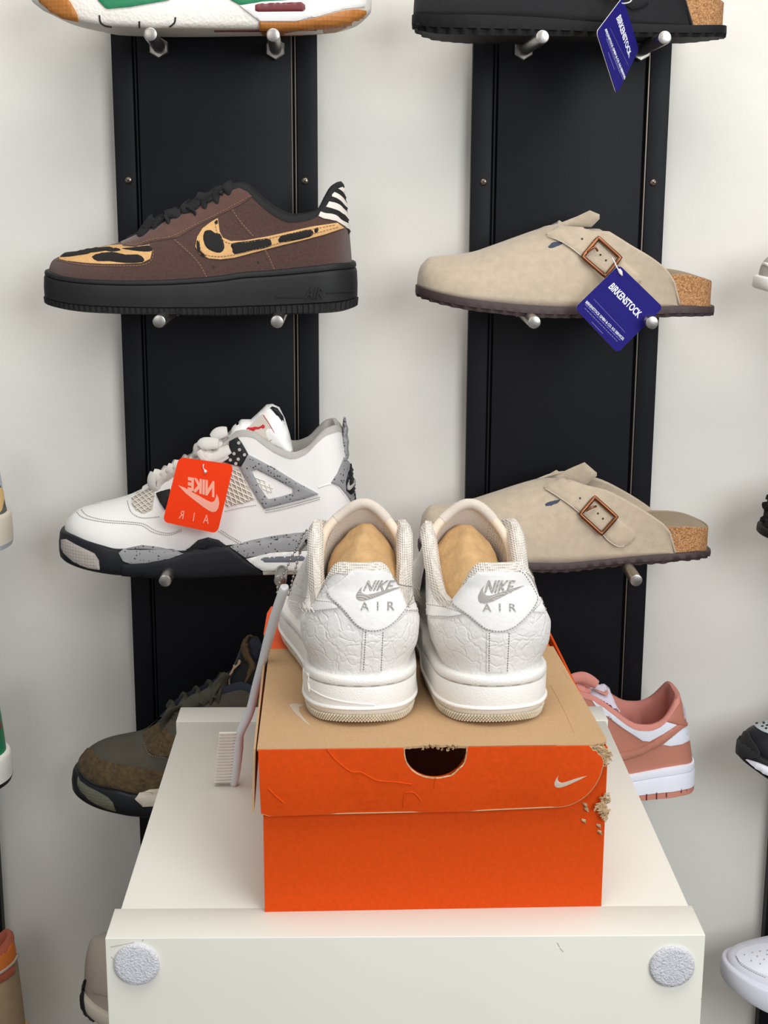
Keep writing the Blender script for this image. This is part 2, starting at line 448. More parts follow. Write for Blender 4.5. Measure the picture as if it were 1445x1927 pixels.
def box_mesh(x0, x1, y0, y1, z0, z1, bev=0.0):
    bm = bmesh.new(); bmesh.ops.create_cube(bm, size=1)
    for v in bm.verts: v.co = Vector(((x0 + x1) / 2 + v.co.x * (x1 - x0), (y0 + y1) / 2 + v.co.y * (y1 - y0), (z0 + z1) / 2 + v.co.z * (z1 - z0)))
    if bev: bmesh.ops.bevel(bm, geom=bm.edges[:], offset=bev, segments=2, affect='EDGES', profile=0.5)
    bm.verts.ensure_lookup_table()
    V = [v.co.copy() for v in bm.verts]; F = [tuple(v.index for v in f.verts) for f in bm.faces]; bm.free(); return V, F
def xf(M, m): return [M @ Vector(v) for v in m[0]], m[1]
# ------------------------------------------------------------------ shoe builder
SNK = [(0, 0.83), (.1, .93), (.2, .98), (.3, 1.0), (.45, .93), (.6, .82), (.75, .76), (.88, .76), (1, .74)]
CLG = [(0, 0.9), (.1, .96), (.2, 1.0), (.3, 1.0), (.45, .92), (.6, .80), (.75, .75), (.88, .76), (1, .74)]
def endround(s, rt, rh, p=2.2):
    e = 1.0
    if s < rt: e *= max(0, 1 - (1 - s / rt) ** p) ** (1 / p)
    if s > 1 - rh: e *= max(0, 1 - ((s - 1 + rh) / rh) ** p) ** (1 / p)
    return e
class Shoe:
    """A last in its root's frame: -x toe, +x heel, base line, top line with half-widths."""
    def __init__(s, M, x0, x1, W, core=SNK, coff=None, rt=.2, rh=.13):
        s.M, s.x0, s.x1, s.Wm = M, x0, x1, W
        s.core = crv(core); s.co = crv(coff) if coff else (lambda q: 0); s.rt, s.rh = rt, rh
    def half(s, q): return s.Wm * s.core(q) * endround(q, s.rt, s.rh)
    def px(s, u, v, side=1):
        """pixel on the near side -> (x, z) in root frame (axis aligned roots only)"""
        Y0 = s.M.translation.y; p = at(u, v, Y0); q = (p.x - s.M.translation.x - s.x0) / (s.x1 - s.x0)
        w = s.half(min(1, max(0, q))) if side == 1 else side
        p = at(u, v, Y0 - w); return (p.x - s.M.translation.x, p.z - s.M.translation.z)
    def upper(s, base, top, n=64, m=14, s_end=1.0, roundf=None, topround=0.9, inset=0.002):
        s.base = crv(base); T = sorted(top); s.tz = crv([(t[0], t[1]) for t in T]); s.tw = crv([(t[0], t[2]) for t in T])
        X0, X1 = T[0][0], T[-1][0]; s.T0, s.T1 = X0, X1; s.s_end = s_end
        rf = roundf or crv([(0, 1), (.35, .85), (.6, .35), (1, .25)])
        ribs = []; s.tops = []; s.bases = []; s.qs = []
        for i in range(n + 1):
            k = (1 - math.cos(math.pi * i / n)) / 2 if s_end == 1.0 else (1 - math.cos(math.pi * i / n / 2)) 
            q = k * s_end; s.qs.append(q); xb = s.x0 + (s.x1 - s.x0) * q; w = max(0, s.half(q) - inset * min(1, s.half(q) / .02))
            zb = s.base(xb)
            tq = k; xt = X0 + (X1 - X0) * tq; wt = s.tw(xt)
            if s_end == 1.0 and tq > topround: wt *= max(0, 1 - ((tq - topround) / (1 - topround)) ** 2.2) ** (1 / 2.2)
            zt = s.tz(xt); r = rf(q); rib = []
            for j in range(m + 1):
                t = j / m; a = math.sin(t * math.pi / 2); c = 1 - math.cos(t * math.pi / 2)
                rib.append((xb + (xt - xb) * (t * (1 - r) + c * r), w + (wt - w) * (t * (1 - r) + c * r), zb + (zt - zb) * (t * (1 - r) + a * r)))
            ribs.append(rib); s.tops.append((xt, wt, zt)); s.bases.append((xb, w, zb))
        V = []; F = []
        for sg in (-1, 1):
            k = len(V)
            for i, rib in enumerate(ribs):
                cc = s.co(s.qs[i])
                for j, (x, y, z) in enumerate(rib): V.append(s.M @ Vector((x, sg * y + cc * (1 - j / m), z)))
            for i in range(n):
                for j in range(m):
                    a = k + i * (m + 1) + j; F.append((a, a + 1, a + m + 2, a + m + 1))
        s.V, s.F, s.n, s.m = V, F, n, m
        return V, F
    def lining(s, th=0.009, depth=0.02, floor=0.012, tmin=0.004, puff=0.004):
        op = [i for i, t in enumerate(s.tops) if t[1] > tmin or i > s.n * 0.8]; i0 = op[0]
        xa = s.tops[i0][0] + 0.02; xb = s.x1 - 0.04
        V = []; F = []; K = 8
        for sg in (-1, 1):
            k = len(V)
            for i in range(i0, s.n + 1):
                x, w, z = s.tops[i]; bx, bw, bz = s.bases[i]
                T = Vector((x, sg * w, z)); cxx = min(max(x, xa), xb)
                d = Vector((cxx - x, -sg * w, 0)); dl = d.length; d = d / dl if dl > 1e-6 else Vector((-1, 0, 0))
                t = min(th, dl * 0.9)
                fl = bz + floor; fd = min(bw * 0.9, abs(w) if False else bw * 0.85)
                bxx = min(bx, s.x1 - 0.012)
                q = [T - d * 0.0008 + Vector((0, 0, -.002)), T + Vector((0, 0, 0.001)), T + d * t * .3 + Vector((0, 0, puff)), T + d * t * .75 + Vector((0, 0, puff * .8)),
                     T + d * t * 1.05 - Vector((0, 0, .003)), T + d * t * 1.05 - Vector((0, 0, depth)), Vector((bxx, sg * fd, fl + .006)), Vector((bxx, sg * fd * .8, fl)), Vector((min(bxx, xb), 0, fl))]
                for p in q: V.append(s.M @ p)
            L = K + 1
            for i in range(s.n - i0):
                for j in range(K): a = k + i * L + j; F.append((a, a + 1, a + L + 1, a + L))
        return V, F
    def sole(s, top, bot, rings, n=300, off=0.002, caps=True, square=None, sgrow=0):
        """rings: (t, outward offset, ridge amplitude, phase)"""
        tf, bf = crv(top), crv(bot); pts = []
        N = 200; raw = []
        for i in range(N + 1):
            q = (1 - math.cos(math.pi * i / N)) / 2; raw.append(Vector((s.x0 + (s.x1 - s.x0) * q, -s.half(q))))
        for i in range(N - 1, 0, -1): raw.append(Vector((raw[i].x, -raw[i].y)))
        per = [0]
        for i in range(1, len(raw) + 1): per.append(per[-1] + (raw[i % len(raw)] - raw[i - 1]).length)
        out = []; j = 0
        for i in range(n):
            d = per[-1] * i / n
            while per[j + 1] < d: j += 1
            k = (d - per[j]) / (per[j + 1] - per[j]); out.append(raw[j].lerp(raw[(j + 1) % len(raw)], k))
        V = []; F = []
        nr = []
        for i in range(n):
            t = (out[(i + 1) % n] - out[i - 1]).normalized(); nr.append(Vector((t.y, -t.x)))
        for ri, r in enumerate(rings):
            t, o = r[0], r[1]; amp = r[2] if len(r) > 2 else 0; ph = r[3] if len(r) > 3 else 0
            for i in range(n):
                d = o + off
                if amp: d += amp * (1 if ((i + ph) % 4) < 2 else 0)
                p = out[i] + nr[i] * d; q = (out[i].x - s.x0) / (s.x1 - s.x0)
                zt, zb = tf(out[i].x), bf(out[i].x)
                V.append(s.M @ Vector((p.x, p.y + s.co(q), zt + (zb - zt) * t)))
        for ri in range(len(rings) - 1):
            for i in range(n): F.append((ri * n + i, ri * n + (i + 1) % n, (ri + 1) * n + (i + 1) % n, (ri + 1) * n + i))
        if caps:
            for b in (0, (len(rings) - 1) * n):
                for i in range(n // 2):
                    q = [b + i, b + i + 1, b + (n - i - 1) % n, b + (n - i) % n]; F.append(tuple(dict.fromkeys(q)))
        return V, F
def tongue_mesh(s, path, hw, th=0.006, arch=0.01, K=10):
    """path [(x,z)], arched strip in shoe frame, closed slab"""
    V = []; F = []; P = spline([Vector((p[0], 0, p[1])) for p in path], 5); n = len(P)
    hwf = hw if callable(hw) else (lambda t: hw)
    for side in (0, 1):
        for i, p in enumerate(P):
            t = i / (n - 1); tg = (P[min(i + 1, n - 1)] - P[max(0, i - 1)]).normalized(); nn = Vector((-tg.z, 0, tg.x))
            if nn.z < 0: nn = -nn
            for k in range(K + 1):
                a = -1 + 2 * k / K; w = hwf(t)
                e = (1 - a * a) ** 0.5 if abs(a) < 1 else 0
                q = p + Vector((0, w * a, 0)) - nn * (arch * a * a) + nn * (th * (1 if side == 0 else -1) * (0.3 + 0.7 * e) * 0.5)
                V.append(s.M @ q)
    L = (K + 1); o = n * L
    for i in range(n - 1):
        for k in range(K):
            a = i * L + k; F.append((a, a + 1, a + L + 1, a + L)); F.append((o + a, o + a + L, o + a + L + 1, o + a + 1))
        for k in (0, K):
            a = i * L + k; F.append((a, a + L, o + a + L, o + a))
    for i in (0, n - 1):
        for k in range(K): a = i * L + k; F.append((a, o + a, o + a + 1, a + 1))
    return V, F
def pxtube(pts, Yd, r, r2=None, n=8, sm=4):
    """tube along pixel points at given depths [(u,v,Y)]"""
    P = [at(p[0], p[1], Yd if len(p) < 3 else p[2]) for p in pts]
    if sm: P = spline(P, sm)
    return tube_mesh(P, r, n, r2, up=Vector((0, 1, 0)) if r2 else None)
def pillow(name, poly, Yc, th, m, parent, r=None, h=5, sm=0, flat=0.35):
    """puffy closed slab: pixel outline standing at depth Yc, thickness th each way"""
    if sm: poly = [tuple(p) for p in spline([p[:2] for p in poly], sm, True)]
    vs, F = tri2d(poly, h); L = resample(poly, h)
    r = r or max(h, 0.5 * min(max(p[0] for p in poly) - min(p[0] for p in poly), max(p[1] for p in poly) - min(p[1] for p in poly)))
    yf = Yc if callable(Yc) else (lambda u, v: Yc)
    V = []
    for sg in (-1, 1):
        for p in vs:
            d = min((p - q).length for q in L); k = min(1, d / r); e = (flat if d > 0.3 else 0) + (1 - flat) * math.sqrt(max(0, 1 - (1 - k) ** 2))
            y = yf(p.x, p.y); a = at(p.x, p.y, y); V.append(a + Vector((0, sg * th * e, 0)))
    n = len(vs); cnt = {}
    for f in F:
        for i in range(len(f)): e = (f[i], f[(i + 1) % len(f)]); cnt.setdefault(tuple(sorted(e)), []).append(e)
    G = list(F) + [tuple(i + n for i in f)[::-1] for f in F] + [(e[0][0], e[0][1], e[0][1] + n, e[0][0] + n) for e in cnt.values() if len(e) == 1]
    return mesh_obj(name, V, G, m, parent)
# ================================================================== THE SETTING
WY = 1.565
def struct(name, m, mt, smooth=False):
    o = mesh_obj(name, m[0], m[1], mt, None, smooth); o['kind'] = 'structure'; return o
struct('wall_back', box_mesh(-2.2, 2.2, WY, WY + 0.1, 0, 2.9), m_wall)
struct('floor', box_mesh(-2.2, 2.2, -2.2, WY + 0.1, -0.05, 0), m_floor)
# ================================================================== BLACK PEG PANELS
PEGZ = [0.1135, -0.1445, -0.3985, -0.655, -0.911]
def screw(root, x, z, y):
    V = []; F = []; n = 20
    for r, d in ((0, .0022), (.0018, .0021), (.0034, .0014), (.0041, 0), (.0041, -.001)):
        for k in range(n):
            a = 2 * math.pi * k / n; V.append(Vector((x + r * math.cos(a), y - d, z + r * math.sin(a))))
    for i in range(4):
        for k in range(n): F.append((i * n + k, i * n + (k + 1) % n, (i + 1) * n + (k + 1) % n, (i + 1) * n + k))
    s_ = mesh_obj('screw', V, F, m_screw, root)
    a = box_mesh(x - .0022, x + .0022, y - .0026, y - .0012, z - .0004, z + .0004); b = box_mesh(x - .0004, x + .0004, y - .0026, y - .0012, z - .0022, z + .0022)
    R = Matrix.Translation((x, y, z)) @ Matrix.Rotation(.5, 4, 'Y') @ Matrix.Translation((-x, -y, -z))
    mesh_obj('cross_slot', *xf(R, join(a, b)), m_groove, s_, smooth=False)
def peg(root, x, z, dx=0.0, dz=0.0):
    r = 0.0062; y0, y1 = 1.5455, 1.388; zz = z + H
    P = [Vector((x - dx, y0, zz - dz)), Vector((x, y1 + .001, zz)), Vector((x, y1, zz)), Vector((x, y1, zz))]
    P[3] = P[2] + Vector((0, -.0003, 0)); 
    o = mesh_obj('peg', *tube_mesh(P, [r, r, r - .0004, r - .0012], 24), m_steel, root, 35)
    hexa = tube_mesh([Vector((x - dx, y0, zz - dz)), Vector((x - dx, y0 - .008, zz - dz)), Vector((x - dx, y0 - .009, zz - dz))], [.0105, .0105, .0095], 6)
    mesh_obj('hex_nut', *hexa, m_steel, o, smooth=False)
def panel(x0, x1, label, pegs, screws, alu):
    t = thing('display_panel', ((x0 + x1) / 2, WY, 0.35), label, 'display panel', group='black shoe display panels')
    z0, z1 = 0.35, 2.35; a = 0.0208; g = 0.0052
    mesh_obj('backing_plate', *box_mesh(x0 + .001, x1 - .001, 1.556, WY - .0005, z0, z1), m_groove, t, smooth=False)
    mesh_obj('board', *box_mesh(x0 + a + g, x1 - a - g, 1.5455, 1.556, z0, z1, .0008), m_panel, t)
    mesh_obj('side_strip', *box_mesh(x0, x0 + a, 1.547, 1.560, z0, z1, .0008), m_panel, t)
    mesh_obj('side_strip', *box_mesh(x1 - a, x1, 1.547, 1.560, z0, z1, .0008), m_panel, t)
    mesh_obj('inner_lip', *box_mesh(x0 + a + .0018, x0 + a + .0034, 1.549, 1.556, z0, z1), m_panel, t, smooth=False)
    if 1 in alu: mesh_obj('edge_trim', *box_mesh(x1 - a - g - .0002, x1 - a - g + .0009, 1.5458, 1.556, z0, z1), m_alu, t, smooth=False)
    if 2 in alu: mesh_obj('edge_trim', *box_mesh(x1 - a - .0018, x1 - a - .0006, 1.5465, 1.556, z0, z1), m_alu, t, smooth=False)
    if screws:
        for x in (x0 + .0130, x1 - .0130): screw(t, x, H - .0165, 1.547)
    for x, r, dx, dz in pegs: peg(t, x, PEGZ[r], dx, dz)
    return t
panel(-0.246, -0.039, 'tall black board behind the leopard-patterned sneaker, left of the box', [(-.185, 0, .012, 0), (-.0744, 0, .006, .001), (-.185, 1, 0, 0), (-.0742, 1, 0, 0), (-.187, 2, 0, 0), (-.0743, 2, 0, 0), (-.187, 3, 0, 0), (-.0743, 3, 0, 0), (-.187, 4, 0, 0), (-.0743, 4, 0, 0)], True, (1, 2))
panel(0.119, 0.3205, 'tall black board behind the two taupe buckle clogs', [(.1693, 0, .0, 0), (.2806, 0, -.007, 0), (.1692, 1, 0, 0), (.281, 1, 0, 0), (.171, 2, 0, 0), (.2772, 2, 0, 0), (.171, 3, 0, 0), (.279, 3, 0, 0)], True, (2,))
panel(0.479, 0.684, 'black board just showing at the right edge of the picture', [(.535, k, 0, 0) for k in (1, 2, 3, 4)] + [(.64, k, 0, 0) for k in (1, 2, 3, 4)], False, ())
panel(-0.6155, -0.409, 'black board just showing at the left edge of the picture', [(-.55, k, 0, 0) for k in (2, 3, 4)] + [(-.44, k, 0, 0) for k in (2, 3, 4)], False, ())
# ================================================================== WHITE CABINET
ct = H - .5285
t = thing('cabinet', (0.0355, 0.936, 0), 'cream white laminate cabinet with the orange shoe box on top', 'cabinet')
mesh_obj('front_panel', *box_mesh(-.1757, .2472, .934, .9765, 0.0, ct, .0007), m_cab, t)
mesh_obj('top_panel', *box_mesh(-.1712, .2446, .9768, 1.3448, ct - .03, ct - .0004, .0006), m_cab, t)
mesh_obj('back_panel', *box_mesh(-.1750, .2475, 1.3456, 1.384, 0.0, ct, .0007), m_cab, t)
mesh_obj('side_panel', *box_mesh(-.1712, -.155, .9768, 1.3448, 0.0, ct - .031), m_cab, t, smooth=False)
mesh_obj('side_panel', *box_mesh(.2285, .2446, .9768, 1.3448, 0.0, ct - .031), m_cab, t, smooth=False)
for u, v, lb in ((257, 1815, 'left'), (1265, 1819, 'right')):
    p = at(u, v, .9325); n = 48; V = []; F = []
    for r, d in ((0.0, .0030), (.013, .0031), (.0152, .0028), (.0158, .0020), (.0158, 0)):
        for k in range(n):
            a = 2 * math.pi * k / n; rr = r * (1 + random.uniform(-.006, .006)); V.append(Vector((p.x + rr * math.cos(a), .934 - d, p.z + rr * math.sin(a))))
    for i in range(4):
        for k in range(n): F.append((i * n + k, i * n + (k + 1) % n, (i + 1) * n + (k + 1) % n, (i + 1) * n + k))
    mesh_obj('felt_pad', V, F, m_felt, t)
ms = []
for pts in ([(208, 1782), (240, 1776), (252, 1773)], [(226, 1790), (223, 1794)], [(267, 1771), (270, 1768)], [(1048, 1774), (1053, 1782)], [(1053, 1784), (1060, 1791)], [(1318, 1879), (1321, 1880)], [(209, 1800), (214, 1806)]):
    ms.append(tube_mesh([at(u, v, .934) for u, v in pts], .00022, 4))
mesh_obj('scratch', *join(*ms), mat('scratch_grey', (150, 144, 130), .8), t, kind='stuff')
# ================================================================== SHOE BOX
RB = math.radians(1.4)
MBX = Matrix.Translation((-.0660, .9700, ct)) @ Matrix.Rotation(RB, 4, 'Z')
bt = thing('shoe_box', (-.0660, .9700, ct), 'orange shoe box with a kraft brown lid and a torn corner on the white cabinet', 'box', RB)
def bx(name, *a, m=m_orange, bev=.0006, parent=bt, rx=0):
    return mesh_obj(name, *xf(MBX, box_mesh(*a, bev)), m, parent)
BW, BD, BH = .2462, .340, .1262; w = .0022
bx('back_wall', 0, BW, BD - w, BD, 0, BH - .002)
bx('side_wall', 0, w, w, BD - w, 0, BH - .002); bx('side_wall', BW - w, BW, w, BD - w, 0, BH - .002)
bx('bottom', w, BW - w, w, BD - w, 0.0002, w, m=m_kraft)
# lid: top panel with a notch, front flap with the thumb hole, side flaps
def flatpiece(name, poly, mapf, th_vec, m, parent, h=.012, holes=()):
    vs, F = tri2d(poly, h, holes); n = len(vs); A = [mapf(p.x, p.y) for p in vs]; tv = Vector(th_vec)
    V = [MBX @ p for p in A] + [MBX @ (p + tv) for p in A]; cnt = {}
    for f in F:
        for i in range(len(f)): e = (f[i], f[(i + 1) % len(f)]); cnt.setdefault(tuple(sorted(e)), []).append(e)
    G = list(F) + [tuple(i + n for i in f)[::-1] for f in F] + [(e[0][0], e[0][1], e[0][1] + n, e[0][0] + n) for e in cnt.values() if len(e) == 1]
    return mesh_obj(name, V, G, m, parent, smooth=False)
LX0, LX1 = -.0035, .2465
hc = .1225                                     # thumb hole centre
flatpiece('front_wall', [(0, 0), (BW, 0), (BW, BH - .002)] + [(hc + .0222 * math.cos(a), BH - .002 - .021 * math.sin(a)) for a in [math.pi * i / 20 for i in range(21)]] + [(0, BH - .002)], lambda a, b: Vector((a, 0, b)), (0, w, 0), m_orange, bt, h=.02)
torn = []
for i in range(23):
    k = i / 22; torn.append((hc - .0225 + .045 * k, .0028 * math.sin(math.pi * k) * (0.9 + .5 * math.sin(i * 2.3)) + (.0012 if i % 2 else -.0008) * (1 if 4 < i < 19 else .2)))
lidpoly = [(LX0, -.003)] + [(a, b - .003) for a, b in torn] + [(LX1 - .012, -.003), (LX1 - .009, -.0015), (LX1 - .006, -.0018), (LX1 - .003, .0015), (LX1 - .001, .003), (LX1, .008), (LX1 - .006, .2155), (LX0 + .0015, .2155)]
lid = flatpiece('lid', lidpoly, lambda a, b: Vector((a, b, BH)), (0, 0, .0018), m_kraft, bt)
flatpiece('orange_lid_end', [(LX0 - .001, .2165), (LX1 - .0085, .2165), (LX1 - .014, .341), (LX0 - .001, .341), (LX0 - .004, .32), (LX0 - .005, .26), (LX0 - .0015, .235)], lambda a, b: Vector((a, b, BH - .0006)), (0, 0, .0018), m_orange2, bt)
fl = [(LX0 + .0008, 0.0)] + [(hc - .0225 + .0225 * (1 - math.cos(math.pi * i / 24)), -.0222 * math.sin(math.pi * i / 24) ** .8 + (.0006 * math.sin(i * 5) if i > 15 else 0)) for i in range(25)]
fl += [(LX1 - .0145, 0), (LX1 - .0125, -.0030), (LX1 - .0095, -.0035), (LX1 - .0080, -.0062), (LX1 - .0060, -.0072), (LX1 - .0045, -.0110)]
fl += [(LX1 - .0045 - .030 * (1 - math.cos(a)) - .003 * math.sin(a), -.012 - .034 * math.sin(a)) for a in [math.pi / 2 * i / 14 for i in range(15)]]
fl += [(.15, -.0478), (.05, -.0487), (LX0 + .0075, -.0495), (LX0 + .0022, -.0478)]
def flapmap(a, b):
    k = -b / .05
    return Vector((a, -.0048 - .0016 * math.sin(k * 3) - .0012 * math.sin(a * 60) * k, BH + .0012 + b))
flap = flatpiece('lid_flap', fl, flapmap, (0, .0016, 0), m_orange, bt, h=.008)
# pale cut edge of the flap
edge = [MBX @ (flapmap(a, b) + Vector((0, .0004, 0))) for a, b in fl[27:]]
mesh_obj('cut_edge', *tube_mesh(edge, .0005, 5), m_kraft, flap)
hole = [MBX @ (flapmap(a, b) + Vector((0, .0008, 0))) for a, b in fl[1:26]]
mesh_obj('hole_edge', *tube_mesh(hole, .0008, 6), m_torn, flap)
flatpiece('side_flap', [(-.002, 0), (.213, 0), (.213, -.010), (.02, -.0475), (-.002, -.0475)], lambda a, b: Vector((LX0 - .001 + .002 * (b / .05), a, BH + .001 + b)), (-.0016, 0, 0), m_kraft, bt, h=.02)
# rough torn pulp at the corner and edges (lumpy strips)
def pulp(pts, r, seed, label=None):
    rnd = random.Random(seed); ms = []
    for (x, z, k) in pts:
        for h_ in range(6):
            bm = bmesh.new(); bmesh.ops.create_icosphere(bm, subdivisions=1, radius=1)
            R_ = Matrix.Rotation(rnd.uniform(0, 3.1), 4, 'Y') @ Matrix.Rotation(rnd.uniform(-.6, .6), 4, 'X'); S_ = Vector((rnd.uniform(.6, 1.1), .25, rnd.uniform(.15, .35)))
            ox, oz = rnd.uniform(-.8, .8) * r * k, rnd.uniform(-.8, .8) * r * k; V = []
            for v in bm.verts:
                q = R_ @ Vector((v.co.x * S_.x, v.co.y * S_.y, v.co.z * S_.z)) * (1 + rnd.uniform(-.3, .3)); V.append(MBX @ Vector((x + ox + q.x * r * k, -.0034 + q.y * r * k - rnd.uniform(0, .0004), z + oz + q.z * r * k)))
            F = [tuple(v.index for v in f.verts) for f in bm.faces]; bm.free(); ms.append((V, F))
    return mesh_obj('torn_pulp', *join(*ms), m_torn, bt, 20, kind='stuff')
pulp([(LX1 - .0125, BH - .0006, .7), (LX1 - .010, BH - .001, .9), (LX1 - .008, BH - .002, 1.0), (LX1 - .0055, BH - .0015, 1.2), (LX1 - .006, BH - .005, 1.0), (LX1 - .003, BH - .004, 1.2), (LX1 - .0035, BH - .0085, 1.0), (LX1 - .0015, BH - .010, .8), (LX1 - .0015, BH - .006, 1.0), (LX1 - .0045, BH - .003, 1.2), (LX1 - .002, BH - .0125, .9)], .0031, 1)
pulp([(BW + .0002, BH - .036, .6), (BW - .0005, BH - .039, .8), (BW - .003, BH - .0405, .7), (BW - .001, BH - .0435, 1.1), (BW - .004, BH - .0445, 1.0), (BW - .006, BH - .0455, .9), (BW - .003, BH - .049, 1.1), (BW - .0005, BH - .048, 1.0), (BW - .0015, BH - .053, .9), (BW - .0002, BH - .056, .6), (BW - .004, BH - .047, 1.2), (BW - .002, BH - .0465, 1.2)], .0031, 2)
pulp([(hc - .009 + .0035 * i, BH + .0008 + .0014 * math.sin(i), .5) for i in range(8)], .0022, 3)
pulp([(hc + .022, BH - .0135, .45), (hc + .0205, BH - .0165, .5), (hc + .0185, BH - .019, .35)], .0022, 4)
mesh_obj('dent', *join(*[xf(MBX, tube_mesh([Vector((x, -.0002, z)), Vector((x + .0018, -.0012, z - .0005)), Vector((x + .003, -.0002, z - .003))], [.0008, .0013, .0005], 6)) for x, z in ((BW - .0165, BH - .0445), (BW - .0155, BH - .048), (BW - .017, BH - .057), (BW - .006, BH - .061), (BW - .005, BH - .066))]), m_torn, bt)
# creases in the flap: raised folded lines
def flapsurf(u, v):
    r = rdir(u, v); o = MBX.inverted() @ Vector((0, 0, H)); d = MBX.inverted().to_3x3() @ r; k = (-.0050 - o.y) / d.y; p = o + d * k
    return MBX @ flapmap(p.x, p.z - BH - .0012), Vector((0, -1, 0))
G4 = fr(460, 1360, .4983)
for ln in ([(310, 100), (345, 140), (400, 182), (440, 186), (500, 216), (570, 222), (630, 230)], [(600, 318), (606, 265), (640, 262), (665, 290)], [(90, 245), (120, 275), (150, 300)], [(720, 205), (716, 240)]):
    seam(G4(*ln), flapsurf, m_orange, flap, .0006, .0, 'crease')
swoosh('printed_logo', fr(1040, 1380, .0934)((27, 835), (675, 835), (675, 1080), (27, 1080)), flapsurf, m_greige, flap, .0003)
topz = ct + BH + .0018
def topsurf(u, v): return atz(u, v, topz), Vector((0, 0, 1))
patch('printed_logo', fr(380, 1080, .218)((752, 1130), (775, 1122), (820, 1120), (885, 1136), (840, 1150), (838, 1185), (870, 1235), (943, 1322), (880, 1275), (800, 1200), (762, 1150)), topsurf, m_greige, lid, .0003, 4)
patch('printed_logo', [(1060, 1262), (1066, 1262), (1072, 1275), (1068, 1277)], topsurf, m_kraft, lid, .0003, 4)
seam([(1036, 1290), (1058, 1330), (1080, 1378)], topsurf, m_kraft, lid, .0003, .0, 'crease')
# ================================================================== WHITE LEATHER SNEAKERS ON THE BOX
BT = topz
PX5, PX1, PX2, PX3, PX4, PX8 = fr(480, 920, .4014), fr(560, 930, .1661), fr(780, 940, .1869), fr(500, 1150, .2007), fr(780, 1180, .1869), fr(480, 960, .1453)
def hero(loc, rot, lat, label, group):
    t = thing('white_sneaker', loc, label, 'sneaker', rot, group); M = MATS[t.name]
    L = .292
    s = Shoe(M, -L, 0, .050, [(0, .85), (.1, .95), (.2, 1.0), (.3, 1.0), (.42, .92), (.55, .81), (.7, .775), (.85, .77), (1, .76)], [(0, -.002 * lat), (.28, .016 * lat), (.5, .009 * lat), (.7, 0), (1, 0)], rt=.2, rh=.15)
    base = [(-L, .030), (-.22, .029), (-.12, .031), (-.05, .034), (0, .0355)]
    top = [(-L + .026, .052, 0), (-.262, .062, 0), (-.235, .071, 0), (-.218, .078, .010), (-.19, .092, .023), (-.165, .105, .030), (-.142, .116, .036), (-.128, .119, .040), (-.118, .116, .041), (-.100, .098, .0405), (-.082, .084, .039), (-.066, .0785, .038), (-.046, .0785, .0365), (-.030, .083, .0345), (-.021, .092, .0312), (-.014, .1045, .0262), (-.0095, .1135, .0210), (-.0065, .1165, .0150), (-.0045, .1165, .008), (-.0038, .1165, 0)]
    up = s.upper(base, top, n=90, m=22, roundf=crv([(0, 1), (.3, .8), (.5, .45), (.7, .3), (1, .55)]), topround=1.1)
    # gentle bulge of the heel counter
    V2 = []
    Mi = M.inverted()
    for vi, v in enumerate(up[0]):
        tt = (vi % (s.m + 1)) / s.m; bf_ = min(1, 4.5 * tt * (1 - tt))
        p = Mi @ v; k = bf_ * max(0, 1 - ((p.z - .068) / .036) ** 2); e = max(0, min(1, (p.x + .11) / .05))
        if p.z < .105: p = Vector((p.x + .0040 * k * e, p.y * (1 + .225 * k * e), p.z))
        V2.append(M @ p)
    up = (V2, up[1])
    mesh_obj('upper', *up, m_leather, t)
    ln = s.lining(.0115, .028, .012, .006, .0055)
    mesh_obj('collar_lining', *ln, m_mesh, t)
    tp = [(p[0], p[1] + .002) for p in base]; bp = [(-L, .012), (-.26, .004), (-.22, .001), (-.1, 0), (-.015, 0), (0, .0025)]
    rings = [(-.02, -.006), (-.03, -.001), (-.02, .0010), (.02, .0020), (.13, .0024), (.15, .0018), (.158, .0002), (.172, .0002), (.180, .0018), (.20, .0022), (.60, .0020), (.62, .0030), (.65, .0035), (.68, .0030), (.695, .0014), (.78, .0004), (.80, -.0006)]
    ms = s.sole(tp, bp, rings, 700)
    mesh_obj('midsole', *ms, m_rub, t)
    gv = ms[0]; gs = []
    for i in range(250, 452, 12):
        a = [gv[6 * 700 + j].lerp(gv[7 * 700 + j], .6) + Vector((0, 0, -.0002)) for j in range(i, i + 7)]; gs.append(tube_mesh(a, .00042, 5))
    mesh_obj('groove_stitching', *join(*gs), m_stit, t, kind='stuff')
    orings = [(.80, -.0010), (.805, .0)]
    for k in range(4):
        a = .815 + k * .040; g = -.0004 * k - .0004; orings += [(a, g, .0018, k * 2), (a + .028, g, .0018, k * 2), (a + .030, g - .0004), (a + .038, g - .0004)]
    orings += [(.975, -.0022), (.99, -.0035), (1.0, -.006)]
    os_ = s.sole(tp, bp, orings, 1200)
    mesh_obj('outsole', *os_, m_rubd, t)
    UPS.append(up)
    return t, s, Surf(up), Surf(ms), Surf(ln), M
UPS = []
